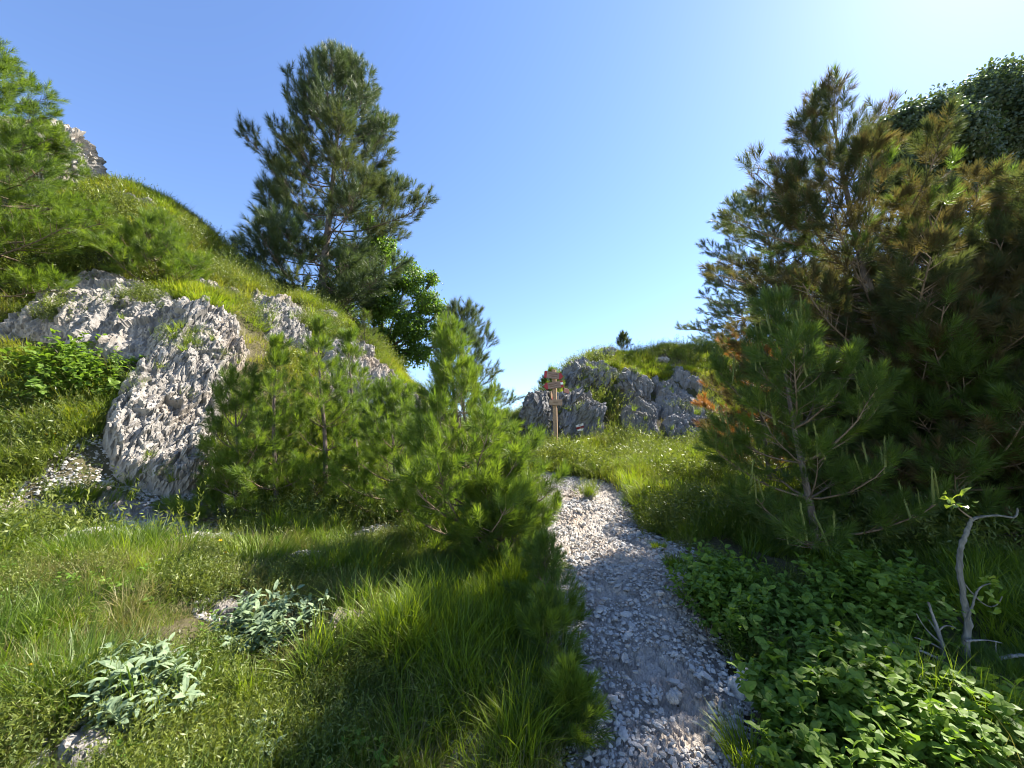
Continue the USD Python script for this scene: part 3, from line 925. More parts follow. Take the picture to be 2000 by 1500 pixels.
def mix_kinds(pairs, scale=0.9, seed=0, zfun=None):
    names = [p[0] for p in pairs]
    w = np.array([p[1] for p in pairs], float)
    cw = np.cumsum(w / w.sum())

    def f(P, r):
        v = np.clip(0.5 + 1.6 * (fbm(P * scale, 2, seed) - 0.5) + r.normal(0, 0.16, len(P)), 0, 0.999)
        if zfun is not None:
            v = np.clip(v + zfun(P), 0, 0.999)
        return np.array(names)[np.searchsorted(cw, v)]
    return f


# left bank
pine('pine_tree', 'bright green pine at the left edge with bare lower twigs, above the rock ledge', foot(-70, 640, 7.4), at(-40, 120, 7.4), 2.35, 1, nwh=17, nb=6, b0=0.05,
     prof=lambda t: 0.95 * (1 - t) ** 0.45 + 0.06, e_bot=2, e_top=45, twig=0.17, twlen=0.42, shoot=0.27, kinds=mix_kinds([('needle_bright', 3), ('needle_shade', 1)], 0.8, 3), fine=True, along=0.35)
pine('pine_tree', 'tallest pine standing alone on the crest of the left bank', foot(625, 592, 15.5), at(672, 140, 15.5), 3.4, 2, nwh=26, nb=6, b0=0.045,
     prof=lambda t: np.interp(t, [0, 0.12, 0.3, 0.5, 0.7, 0.88, 1], [1.0, 1.05, 0.95, 1.0, 0.85, 0.55, 0.18]), e_bot=-8, e_top=62, curl=0.5, twig=0.19, twlen=0.36, shoot=0.5,
     kinds=mix_kinds([('needle_blue', 3), ('needle_olive', 1.6)], 0.5, 5, lambda P: np.where((P[:, 2] > 11) & (P[:, 2] < 15.5), 0.25, -0.25)), along=0.42,
     extra=[(a_, b_, c_ * 1.19, d_) for a_, b_, c_, d_ in ((0.36, -0.15, 4.1, 0.0), (0.12, 3.3, 2.9, 0.0), (0.1, 2.9, 2.8, -0.05), (0.07, 3.5, 2.6, -0.1), (0.15, -0.35, 3.4, -0.05), (0.08, -0.5, 3.0, -0.05), (0.42, 0.1, 3.4, 0.2), (0.53, 3.0, 2.5, 0.25), (0.66, 3.3, 1.6, 0.5))])
pine('pine_tree', 'slender bluish pine behind the bushy pine, its right side against the sky', foot(912, 850, 12.0), at(900, 630, 12.0), 1.75, 3, nwh=12, nb=5, b0=0.1, e_bot=5, e_top=55,
     prof=lambda t: 0.25 + 0.75 * (1 - t) ** 0.6, twig=0.2, shoot=0.33, kinds=mix_kinds([('needle_blue', 4), ('needle_olive', 1)], 1, 7), along=0.35)
YK = dict(fine=True, nb=5, e_bot=12, e_top=60, curl=0.5, twig=0.13, twlen=0.3, along=0.2, b0=0.06, category='young pine')
pine('young_pine', 'bushy bright young pine left of the path with upright pale candles', foot(930, 1105, 4.7), at(874, 665, 5.0), 1.28, 4, nwh=13, shoot=0.2, candles=4, cand_len=0.2,
     prof=lambda t: np.interp(t, [0, 0.25, 0.45, 0.7, 1], [0.95, 1.0, 0.52, 0.25, 0.1]), kinds=mix_kinds([('needle_bright', 4), ('needle_shade', 1)], 1.5, 9), **YK)
pine('young_pine', 'low dense dark green pine bush crowding the left edge of the upper path', foot(985, 1120, 4.4), at(975, 1010, 4.4), 0.62, 41, nwh=6, shoot=0.19, candles=0,
     prof=lambda t: 0.75 + 0.35 * (1 - t), kinds=mix_kinds([('needle_bright', 2), ('needle_shade', 2)], 1.5, 42), **dict(YK, twig=0.1))
pine('young_pine', 'young pine in front of the grey rib, leftmost of three', foot(545, 965, 6.2), at(537, 690, 6.3), 0.85, 5, nwh=8, shoot=0.2, candles=2, cand_len=0.16,
     prof=lambda t: 0.15 + 0.9 * (1 - t) ** 1.1, kinds=mix_kinds([('needle_bright', 5), ('needle_shade', 1)], 1.5, 11), **dict(YK, nb=5, twig=0.13))
pine('young_pine', 'tallest of the three young pines right of the grey rib, thin bare trunk', foot(640, 970, 6.6), at(622, 655, 6.7), 0.9, 6, nwh=8, shoot=0.2, candles=2, cand_len=0.16,
     prof=lambda t: 0.15 + 0.9 * (1 - t) ** 1.1, kinds=mix_kinds([('needle_bright', 5), ('needle_shade', 1)], 1.5, 12), **dict(YK, nb=5, twig=0.13))
pine('young_pine', 'young pine on the rock wall slope, right of the three', foot(705, 950, 7.2), at(680, 675, 7.4), 0.9, 7, nwh=8, shoot=0.21, candles=2, cand_len=0.16,
     prof=lambda t: 0.15 + 0.9 * (1 - t) ** 1.1, kinds=mix_kinds([('needle_bright', 4), ('needle_shade', 1)], 1.5, 13), **dict(YK, nb=5, twig=0.13))
pine('young_pine', 'low spreading pine bush at the right foot of the grey rib', foot(470, 950, 6.2), at(460, 790, 6.2), 0.85, 8, nwh=6, shoot=0.2, candles=2, cand_len=0.14,
     prof=lambda t: 0.5 + 0.6 * (1 - t) ** 0.6, kinds=mix_kinds([('needle_bright', 4), ('needle_shade', 1)], 1.5, 14), **YK)
pine('young_pine', 'low dense pine between the three young pines and the bushy one', foot(775, 1000, 6.1), at(765, 815, 6.3), 0.9, 9, nwh=7, shoot=0.2, candles=2, cand_len=0.14,
     prof=lambda t: 0.5 + 0.6 * (1 - t) ** 0.6, kinds=mix_kinds([('needle_bright', 3), ('needle_shade', 2)], 1.5, 15), **YK)
pine('young_pine', 'dwarf bright green pine bush on top of the rock ledge', foot(305, 585, 9.0), at(300, 478, 9.2), 1.15, 10, nwh=6, shoot=0.26, candles=0,
     prof=lambda t: 0.6 + 0.5 * (1 - t) ** 0.6, kinds=mix_kinds([('needle_bright', 5), ('needle_shade', 1)], 1.5, 16), **YK)
pine('pine_sapling', 'thin sapling on the skyline in front of the broadleaf tree', foot(712, 690, 12.6), at(712, 622, 12.6), 0.5, 11, nwh=6, nb=4, shoot=0.22, e_bot=20, e_top=55,
     kinds=mix_kinds([('needle_olive', 1), ('needle_bright', 1)], 1, 17), category='pine sapling', twig=0.25)
pine('pine_sapling', 'tiny pine alone on the skyline of the right mound', foot(1222, 688, 16.4), at(1216, 662, 16.4), 0.5, 12, nwh=6, nb=4, shoot=0.24, e_bot=15, e_top=60, curl=0.7,
     kinds=mix_kinds([('needle_blue', 1), ('needle_olive', 1)], 1, 18), category='pine sapling', twig=0.3, b0=0.35)
pine('pine_sapling', 'small pine behind the top of the signpost', at(1078, 772, 13.2), at(1080, 735, 13.2), 0.36, 13, nwh=6, nb=5, shoot=0.26, candles=1, cand_len=0.22, e_bot=15, e_top=60,
     kinds=mix_kinds([('needle_olive', 1), ('needle_bright', 1)], 1, 19), category='pine sapling', twig=0.2)
# right side
pine('young_pine', 'shaded young pine right of the path with tall upright candles', foot(1600, 1095, 4.7), at(1520, 640, 4.6), 1.3, 14, nwh=7, shoot=0.22, candles=4, cand_len=0.34,
     prof=lambda t: np.interp(t, [0, 0.2, 0.5, 0.75, 1], [1.0, 1.0, 0.85, 0.5, 0.2]), kinds=mix_kinds([('needle_shade', 4), ('needle_bright', 1)], 1.5, 21), **dict(YK, nb=5, twig=0.15, b0=0.1))
pine('dead_pine', 'dead orange brown pine bush behind the shaded young pine', foot(1500, 905, 7.6), at(1470, 690, 7.4), 1.25, 15, nwh=8, nb=5, shoot=0.22, e_bot=10, e_top=45, fine=True,
     prof=lambda t: 0.5 + 0.5 * (1 - t) ** 0.6, kinds=mix_kinds([('needle_dead', 2), ('needle_brown', 3)], 1.5, 22), category='dead pine', twig=0.16, along=0.3)
RK = mix_kinds([('needle_olive', 2.4), ("needle_brown", 1.9), ("needle_shade", 0.6)], 1.1, 23)
pine('pine_tree', 'big brownish pine leaning left over the path side, its top against the sky', foot(1790, 1000, 5.7), at(1625, 225, 5.7), 2.2, 16, nwh=19, nb=6, b0=0.12, e_bot=5, e_top=58, curl=0.5,
     prof=lambda t: np.interp(t, [0, 0.3, 0.55, 0.8, 1], [0.8, 1.0, 0.85, 0.5, 0.2]), twig=0.17, twlen=0.36, shoot=0.26, kinds=RK, along=0.35, fine=True, bark='bark',
     skip=lambda t, az, r: t > 0.4 and math.cos(az) > 0.25 and r.uniform() < 0.8,
     extra=[(0.62, 3.1, 2.1, 0.15), (0.66, 3.3, 2.1, 0.35), (0.52, 2.9, 2.3, 0.1), (0.8, 0.2, 1.3, 0.9)])
pine('pine_tree', 'broad olive brown pine filling the right side, flat topped', foot(1900, 990, 5.9), at(1870, 500, 5.9), 2.4, 17, nwh=18, nb=7, b0=0.05, e_bot=2, e_top=38, curl=0.5,
     prof=lambda t: np.interp(t, [0, 0.3, 0.7, 0.9, 1], [1.0, 1.0, 0.95, 0.7, 0.3]), twig=0.17, twlen=0.36, shoot=0.26, kinds=RK, along=0.3, fine=True)
pine('pine_tree', 'olive pine cut by the right edge of the picture', foot(2080, 1000, 5.2), at(2040, 490, 5.4), 2.2, 18, nwh=18, nb=7, b0=0.03, e_bot=0, e_top=38, curl=0.5,
     prof=lambda t: np.interp(t, [0, 0.3, 0.7, 0.9, 1], [1.0, 1.0, 0.95, 0.7, 0.3]), twig=0.17, twlen=0.36, shoot=0.26, kinds=RK, along=0.3, fine=True)
pine('pine_tree', 'dense dark low pine in the shade behind the oak sapling', foot(1880, 1060, 4.9), at(1850, 700, 5.0), 1.5, 19, nwh=11, nb=7, b0=0.03, e_bot=0, e_top=50,
     prof=lambda t: 0.35 + 0.65 * (1 - t) ** 0.5, twig=0.16, twlen=0.36, shoot=0.25, kinds=mix_kinds([('needle_shade', 3), ('needle_brown', 1), ('needle_olive', 1)], 1, 26), along=0.2, fine=True)
pine('pine_tree', 'dark pine standing on the mound behind the brownish pine', foot(1530, 700, 22.0), at(1490, 400, 22.0), 5.6, 20, nwh=14, nb=6, b0=0.06, e_bot=-4, e_top=45,
     prof=lambda t: 0.2 + 0.85 * (1 - t) ** 0.55, twig=0.3, twlen=0.34, shoot=0.45, kinds=mix_kinds([('needle_blue', 1)], 1, 27), along=0.35)
SK = dict(YK, category='pine seedling')
for px, py, top, rr, sd, lb in ((1065, 1235, 1110, 0.24, 31, 'pine seedling at the left edge of the path, higher one'), (1068, 1335, 1230, 0.2, 32, 'pine seedling at the left edge of the path, with upright bright tips'),
                                (1115, 1450, 1385, 0.11, 33, 'smallest pine seedling at the left path edge near the bottom')):
    g = ground_at(px, py)
    pine('pine_seedling', lb, g - [0, 0, 0.02], at(px, top, g[1]), rr, sd, **dict(SK, nwh=5, shoot=0.14, candles=2, cand_len=0.09, prof=lambda t: 0.6 + 0.4 * (1 - t), kinds=mix_kinds([('needle_shade', 1), ('needle_bright', 1)], 3, sd)))


# ------------------------------------------------------------------ broadleaf trees
def cluster_mesh(seed, n=16, rad=0.5, leaf=0.3):
    r = np.random.default_rng(seed)
    parts = []
    for k in range(n):
        p = r.normal(0, 1, 3) * rad * 0.55
        d = unit(p + r.normal(0, 0.25, 3) + [0, 0, -0.1])
        v, f = leaf_shape(1, 0.62, 0.15, 0.25)
        parts.append((put(v, d, UP + r.normal(0, 0.5, 3), p, leaf * r.uniform(0.7, 1.2)), f))
    return join(parts)


def broadleaf(name, label, base, lobes, n, seed, cl=0.35, mat_='broadleaf', category='tree', group=None, trunk_r=0.12, bark='bark', forks=3):
    """lobes: (centre, radius) in world coordinates; leaf clusters fill the outer part of each lobe."""
    r = np.random.default_rng(seed)
    base = np.asarray(base, float)
    root = thing(name, label, category, base, group=group)
    mid = np.mean([l[0] for l in lobes], 0)
    fork = base + (mid - base) * 0.35
    parts = [tube([base - UP * 0.3, (base + fork) / 2 + r.normal(0, 0.05, 3), fork], [trunk_r * 1.2, trunk_r, trunk_r * 0.85], 8)]
    pos, dr = [], []
    w = np.array([np.prod(np.broadcast_to(l[1], 3)) ** 0.67 for l in lobes])
    tw = []
    for (c, rad), k in zip(lobes, (n * w / w.sum()).astype(int)):
        c, rad = np.asarray(c, float), np.broadcast_to(rad, 3)
        a = fork + (c - fork) * 0.5 + r.normal(0, 0.12, 3) * rad
        tw.append(tube([fork, a, c], [trunk_r * 0.6, trunk_r * 0.4, trunk_r * 0.2], 5))
        for q in range(7):
            e = c + unit(r.normal(0, 1, 3)) * rad * 0.85
            tw.append(tube([a + (c - a) * r.uniform(0.2, 1), (c + e) / 2 + r.normal(0, 0.06, 3) * rad, e], [trunk_r * 0.2, trunk_r * 0.13, 0.008], 4))
        d = unit(r.normal(0, 1, (k, 3)))
        bump = 0.75 + 0.5 * fbm(d * 2.2 + seed + c, 2, seed)
        pos.append(c + d * rad * (r.uniform(0.35, 1.0, k) ** 0.5 * bump)[:, None])
        dr.append(d + r.normal(0, 0.4, (k, 3)))
    part(root, 'trunk', join(parts), M[bark], True)
    part(root, 'branches', join(tw), M[bark], True)
    pos, dr = np.vstack(pos) - base, np.vstack(dr)
    # trunk and branches were built in world coordinates
    for p_ in ('trunk', 'branches'):
        g = UsdGeom.Mesh.Get(stage, f'{root}/{p_}')
        g.GetPointsAttr().Set(Vt.Vec3fArray.FromNumpy((np.array(g.GetPointsAttr().Get()) - base).astype(np.float32)))
    cr = f'{root}/crown'
    UsdGeom.PointInstancer.Define(stage, cr)
    pr = [proto(f'leaves_{mat_}_{k}', cr, (lambda k=k: cluster_mesh(400 + k)), M[mat_]) for k in range(3)]
    instancer(cr, pr, pos, dr, r.uniform(0, 6.28, len(pos)), cl * r.uniform(0.7, 1.2, len(pos)), r.integers(0, 3, len(pos)))
    return root


Yb = 16.5
broadleaf('broadleaf_tree', 'round leafy tree growing behind the foot of the tallest pine', foot(735, 735, Yb),
          [(at(*p, Yb + dy), r_) for p, r_, dy in (((690, 530), 0.8, 0.4), ((745, 490), 0.7, 0.3), ((795, 545), 0.75, 0), ((740, 590), 0.9, -0.4), ((830, 590), 0.6, -0.2), ((660, 600), 0.7, 0.2), ((800, 640), 0.75, -0.3),
                                                   ((740, 670), 0.8, 0), ((855, 650), 0.5, 0.1), ((690, 660), 0.7, 0.2), ((775, 700), 0.6, 0.2), ((862, 610), 0.35, 0), ((820, 690), 0.5, 0), ((870, 675), 0.3, 0), ((640, 560), 0.35, 0), ((845, 545), 0.3, 0), ((720, 440), 0.35, 0.3))], 2400, 51, 0.38)
for px, py, rw, ph, Yt, sd, lb in ((1800, 245, 2.3, 1.9, 17.0, 61, 'rounded dark tree on the far slope, left one of the pair above the pines'),
                                   (1960, 185, 3.2, 2.7, 18.0, 62, 'tall dark tree on the far slope in the upper right corner')):
    c = at(px, py, Yt)
    b = c.copy()
    b[2] = float(H(c[0], c[1])) - 0.1
    lob = [(c + np.array(o_) * rw, (rw * 0.62, rw * 0.62, ph * 0.62)) for o_ in ((0, 0, 0), (-0.6, 0, -0.35), (0.65, 0, -0.2), (0.1, 0.5, 0.2), (0, -0.4, -0.8), (-0.75, 0.1, -1.2), (0.7, 0, -1.2), (0, 0, -1.8))]
    broadleaf('broadleaf_tree', lb, b, lob, 2600, sd, 0.62, 'far_leaf')


# ------------------------------------------------------------------ shrubs of leafy sprigs
def shrub(name, label, pts, h, n, seed, key, fn, mat_, category, spread=0.12, lean=0.35, stems='twig', group=None, mound=0.0):
    """pts: pixel polygon of the ground the shrub covers. Sprigs with stems root there."""
    r = np.random.default_rng(seed)
    poly = np.array([ground_at(*p)[:2] for p in pts])
    sh = shapely.Polygon(poly).buffer(0)
    c = np.array([sh.centroid.x, sh.centroid.y])
    base = np.array([c[0], c[1], float(H(*c))])
    root = thing(name, label, category, base, group=group)
    x0, y0, x1, y1 = sh.bounds
    X, Y = r.uniform(x0, x1, n * 6), r.uniform(y0, y1, n * 6)
    ok = shapely.contains_xy(sh, X, Y)
    X, Y = X[ok][:n], Y[ok][:n]
    e = shapely.distance(sh.exterior, shapely.points(X, Y))
    dome_ = np.sqrt(np.clip(e / max(e.max(), 1e-6), 0.02, 1))
    lift = mound * dome_ * r.uniform(0.15, 1.0, len(X))
    pos = np.stack([X, Y, H(X, Y) + lift], 1) - base
    d = np.stack([r.normal(0, lean, len(X)), r.normal(0, lean, len(X)), np.ones(len(X))], 1)
    k = len(X) // 6
    part(root, 'stems', join([tube([pos[i] * [1, 1, 0] + [0, 0, float(H(X[i], Y[i])) - base[2] - 0.02], pos[i] + d[i] * h * 0.3], [0.005, 0.003], 4) for i in range(max(3, k))]), M[stems], True)
    cr = f'{root}/leaves'
    UsdGeom.PointInstancer.Define(stage, cr)
    pr = [proto(f'{key}_{q}', cr, (lambda q=q: fn(500 + q)), M[mat_]) for q in range(4)]
    instancer(cr, pr, pos, d, r.uniform(0, 6.28, len(X)), h * r.uniform(0.4, 1.3, len(X)), r.integers(0, 4, len(X)))
    return root


h_heath = lambda s: heath_mesh(s, 18, 1.0, 0.6, 0.085)
sp_shrub = lambda s: sprig_mesh(s, 13, 1.0, 0.3, 0.6, 0.5)
sp_bram = lambda s: sprig_mesh(s, 13, 1.0, 0.24, 0.6, 0.8)
sp_sage = lambda s: sprig_mesh(s, 14, 1.0, 0.42, 0.3, 0.35, start=0.1)
shrub('leafy_shrub', 'dense shrub of oval leaves in the bottom right corner, partly sunlit', [(1500, 1480), (1480, 1390), (1560, 1330), (1720, 1330), (1850, 1400), (1990, 1440), (2080, 1560), (1700, 1640), (1560, 1600)], 0.2, 900, 71, 'shrub_sprig', sp_shrub, 'bramble', 'shrub', mound=0.16)
shrub('leafy_shrub', 'leafy shrub spilling over the right edge of the path in shade', [(1330, 1165), (1400, 1130), (1500, 1180), (1560, 1280), (1500, 1330), (1440, 1300), (1370, 1240)], 0.24, 420, 72, 'bramble_sprig', sp_bram, 'bramble', 'shrub', mound=0.12)
shrub('leafy_shrub', 'dark leafy undergrowth between the shaded pine and the oak sapling', [(1560, 1280), (1600, 1180), (1760, 1150), (1840, 1230), (1760, 1300), (1640, 1330)], 0.26, 380, 73, 'bramble_sprig', sp_bram, 'herb', 'shrub', mound=0.1)
shrub('bramble', 'bramble with light green leaves on the slope below the rock ledge at the left', [(20, 740), (120, 700), (235, 740), (225, 800), (120, 800), (30, 790)], 0.4, 260, 74, 'bramble_sprig', sp_bram, 'herb', 'bramble', mound=0.25)
shrub('sage_plant', 'pale grey-green sage plant in the left foreground, largest and lightest', [(190, 1440), (180, 1380), (230, 1330), (330, 1330), (380, 1390), (330, 1440), (250, 1460)], 0.17, 130, 75, 'sage_sprig', sp_sage, 'sage', 'sage plant', mound=0.07)
shrub('sage_plant', 'darker sage plant with long leaves, higher up in the left foreground', [(430, 1290), (450, 1230), (520, 1215), (620, 1210), (600, 1270), (520, 1320)], 0.2, 75, 76, 'sage_sprig', sp_sage, 'sage', 'sage plant', mound=0.05)
shrub('sage_plant', 'small sage plant at the bottom edge left of the path', [(480, 1520), (500, 1480), (550, 1480), (560, 1530)], 0.13, 36, 77, 'sage_sprig', sp_sage, 'sage', 'sage plant')

for i, (px, py, w_, h_, lb) in enumerate(((345, 468, 0.55, 0.5, 'dark heath shrub on the left crest right of the dwarf pine bush'), (435, 528, 0.5, 0.45, 'heath shrub on the crest line halfway down to the tallest pine'),
                                      (520, 572, 0.5, 0.45, 'heath shrub on the crest just left of the tallest pine'), (222, 425, 0.6, 0.6, 'dark shrub under the crest beside the left edge pine'),
                                      (618, 640, 0.5, 0.45, 'heath shrub on the slope right below the tallest pine trunk'), (120, 628, 0.45, 0.35, 'small green shrub growing on the broad rock ledge'), (290, 600, 0.45, 0.35, 'dark green shrub at the right end of the rock ledge'),
                                      (660, 655, 0.4, 0.4, 'low heath shrub at the top of the sloping rock wall'))):
    w2 = w_ * 75
    shrub('heath_shrub', lb, [(px - w2, py), (px - w2 * 0.5, py - 14), (px + w2 * 0.6, py - 12), (px + w2, py + 6), (px + w2 * 0.5, py + 22), (px - w2 * 0.6, py + 18)], h_, 70, 600 + i, 'shrub_heath', h_heath, 'heath', 'shrub', mound=0.12)
for i, (px, py, sz, lb) in enumerate(((400, 560, 0.2, 'pale rock breaking through the turf above the grey rib'), (455, 570, 0.14, 'small pale rock on the slope above the light rock face'), (640, 615, 0.2, 'small rock on the slope below the trunk of the tallest pine'),
                                  (250, 590, 0.16, 'pale rock at the back of the rock ledge'), (1290, 705, 0.22, 'small white rock in the grass on top of the right mound'), (1420, 725, 0.2, 'small rock in the grass on the right shoulder of the mound'))):
    rock_on(lb, px, py, (sz * 1.4, sz, sz * 0.7), 90 + i, mat_=M['rock'])

# ------------------------------------------------------------------ bare stony patches on the left bank
BARE = []
for px, py, w_ in ((60, 1000, 0.5), (120, 1060, 0.35), (330, 1020, 0.75), (330, 1050, 0.45), (230, 1040, 0.4), (400, 1040, 0.3), (250, 1000, 0.5), (610, 1085, 0.3), (725, 1040, 0.35), (440, 1195, 0.2), (160, 1480, 0.18), (480, 1390, 0.12), (950, 1440, 0.2), (890, 1490, 0.2), (1000, 1310, 0.16), (325, 1310, 0.12), (420, 1020, 0.4), (160, 900, 0.4)):
    BARE.append((*ground_at(px, py)[:2], w_))
BARE += [(-4.3, 5.1, 0.8), (-5.0, 5.5, 0.7), (-3.8, 5.3, 0.5)]
q_, r_ = [], np.random.default_rng(61)
for bx_, by_, w_ in BARE:
    k = int(2600 * w_ ** 1.7) + 50
    a_, d_ = r_.uniform(0, 6.28, k), w_ * np.sqrt(r_.uniform(0, 1, k)) * 1.05
    q_.append(np.stack([bx_ + d_ * np.cos(a_), by_ + d_ * np.sin(a_)], 1))
q_ = np.vstack(q_)
s_ = 0.008 + 0.034 * r_.uniform(0, 1, len(q_)) ** 2.5
tag(instancer('/World/loose_gravel', [f'/World/gravel_path/pebbles/pebble_{k}' for k in range(8)], np.stack([q_[:, 0], q_[:, 1], H(q_[:, 0], q_[:, 1]) + s_ * 0.3], 1), r_.normal(0, 0.3, (len(q_), 3)) + UP,
              r_.uniform(0, 6.28, len(q_)), s_, r_.integers(0, 8, len(q_))), 'small pale stones scattered over bare patches of the left bank', 'gravel')

# ------------------------------------------------------------------ ground cover
rocktree = cKDTree(np.vstack(ROCKV)[:, :2])
rng = np.random.default_rng(2024)


def scatter(n, r0, r1, p, seed, az=64):
    """Points on the hillside in front of the camera, thinning with distance; none on the path or on rock."""
    r = np.random.default_rng(seed)
    a = np.radians(r.uniform(-az, az, n))
    q = r.uniform(0, 1, n)
    e = 2 - p
    R = (r0 ** e + q * (r1 ** e - r0 ** e)) ** (1 / e)
    x, y = R * np.sin(a), R * np.cos(a)
    y = y + 0.0
    ok = (x > GX0 + 1) & (x < GX1 - 1) & (y < GY1 - 1)
    ok &= path_d(x, y) < r.uniform(-0.16, 0.02, n)
    x, y = x[ok], y[ok]
    d, _ = rocktree.query(np.stack([x, y], 1), workers=-1)
    ok = d > 0.05
    fz = 0.5 + fbm(np.stack([x * 5, y * 5, 0 * x], -1), 2, 13)
    for bx_, by_, w_ in BARE:
        ok &= (np.hypot(x - bx_, y - by_) > w_ * fz) | (r.uniform(0, 1, len(x)) < 0.1)
    for q in ((1065, 1235), (1068, 1335), (1115, 1450)):
        g_ = ground_at(*q)
        ok &= np.hypot(x - g_[0], y - g_[1]) > 0.17
    return x[ok], y[ok], r


def field(x, y, s, seed):
    return fbm(np.stack([x * s, y * s, 0 * x], -1), 3, seed)


def cover(name, label, category, x, y, r, key, fn, mats, hmin, hmax, lean=0.25, dense=None, follow=0.5, extra_pos=None):
    n = len(x)
    z = H(x, y)
    pos = np.stack([x, y, z - 0.02], 1)
    nn = normal_at(x, y, 0.15)
    d = UP * (1 - follow) + nn * follow + r.normal(0, lean, (n, 3)) * [1, 1, 0.2]
    P = numbered('/World', name)
    UsdGeom.PointInstancer.Define(stage, P)
    protos, nv = [], 4
    for m_ in mats:
        for k in range(nv):
            protos.append(proto(f'{key}_{m_}_{k}', P, (lambda k=k: fn(600 + k)), M[m_]))
    v = np.clip(field(x, y, 0.7, hash(key) % 97 if False else len(key)) * 1.8 - 0.4 + r.normal(0, 0.2, n), 0, 0.999)
    idx = (v * len(mats)).astype(int) * nv + r.integers(0, nv, n)
    s = hmin + (hmax - hmin) * np.clip(field(x, y, 0.9, 40 + len(name)) * 1.6 - 0.3 + r.normal(0, 0.25, n), 0, 1)
    pi = instancer(P, protos, pos, d, r.uniform(0, 6.28, n), s, idx)
    tag(pi, label, category)


# regions: lush grass to the right of the upper path, tufts on the banks, low herbs in the foreground
t_fine = lambda s: tuft_mesh(s, 46, 1.0, 0.38, 0.011, 0.45, 0.5)
t_tall = lambda s: tuft_mesh(s, 42, 1.0, 0.22, 0.011, 0.35, 0.5, 4)
t_dry = lambda s: tuft_mesh(s, 34, 1.0, 0.42, 0.008, 0.8, 0.8)
t_far = lambda s: tuft_mesh(s, 60, 1.0, 0.9, 0.022, 0.45, 0.45, 2)
h_herb = lambda s: sprig_mesh(s, 12, 1.0, 0.3, 0.55, 0.5, start=0.1)

x, y, r = scatter(28000, 1.0, 9.0, 1.25, 1)
ok = field(x, y, 1.4, 3) > r.uniform(0.34, 0.56, len(x))
cover('grass', 'short green grass covering the slopes on both sides of the path', 'grass', x[ok], y[ok], r, 'short_tuft', t_fine, ['grass_dark', 'grass'], 0.06, 0.2)
x, y, r = scatter(22000, 1.2, 10.0, 1.2, 2)
lush = field(x, y, 1.6, 9) + 0.22 * ((x > 1.2) & (y > 5.0)) - 0.1 * ((x > 1.0) & (y < 4.5)) - 0.03
ok = lush > r.uniform(0.46, 0.62, len(x))
cover('long_grass', 'long lush yellow-green grass in thick tufts beside the path', 'long grass', x[ok], y[ok], r, 'long_tuft', t_tall, ['grass_dark', 'grass'], 0.18, 0.44)
x, y, r = scatter(18000, 1.0, 10.0, 1.3, 4)
ok = (field(x, y, 1.5, 21) - 0.1 * (x > 1.0) > r.uniform(0.36, 0.58, len(x)))
cover('dry_grass', 'dry straw-coloured grass between the green plants', 'dry grass', x[ok], y[ok], r, 'dry_tuft', t_dry, ['straw'], 0.08, 0.24, 0.5)
x, y, r = scatter(12000, 1.0, 7.5, 1.4, 5)
ok = field(x, y, 1.7, 33) > r.uniform(0.48, 0.62, len(x))
cover('herbs', 'low leafy green herbs growing through the grass', 'herbs', x[ok], y[ok], r, 'herb', h_herb, ['herb', 'bramble'], 0.06, 0.16)
x, y, r = scatter(24000, 1.0, 9.0, 1.3, 6)
ok = field(x, y, 1.6, 44) > r.uniform(0.45, 0.6, len(x))
cover('heather', 'low cushions of fine-leaved green and brownish heath', 'heath', x[ok], y[ok], r, 'heath', h_heath, ['heath'], 0.1, 0.24)
x, y, r = scatter(42000, 7.5, 27.0, 0.9, 7)
ok = field(x, y, 0.6, 55) > r.uniform(0.2, 0.5, len(x))
cover('meadow_grass', 'grass on the upper slopes and the mound', 'meadow grass', x[ok], y[ok], r, 'far_tuft', t_far, ['heath', 'grass', 'grass_upper'], 0.14, 0.32, 0.2)
x, y, r = scatter(16000, 6.0, 25.0, 0.9, 8)
ok = field(x, y, 0.8, 66) > r.uniform(0.38, 0.58, len(x))
cover('slope_heath', 'dark heath cushions on the upper slopes', 'heath', x[ok], y[ok], r, 'heath', h_heath, ['heath'], 0.22, 0.6)

x, y, r = scatter(9000, 8.0, 25.0, 0.9, 9)
ok = field(x, y, 0.8, 77) > r.uniform(0.42, 0.6, len(x))
cover('slope_straw', 'dry pale grass on the upper slopes', 'dry grass', x[ok], y[ok], r, 'dry_tuft', t_dry, ['straw'], 0.2, 0.42, 0.3)
x, y, r = scatter(4200, 6.5, 24.0, 0.9, 10)
ok = field(x, y, 0.9, 87) > r.uniform(0.4, 0.62, len(x))
cover('seed_grass', 'thin flowering grass stalks standing above the turf', 'seed grass', x[ok], y[ok], r, 'stalk', lambda s_: tuft_mesh(s_, 7, 1.0, 0.1, 0.006, 0.3, 0.3, 3), ['straw', 'grass_upper'], 0.3, 0.75, 0.15)
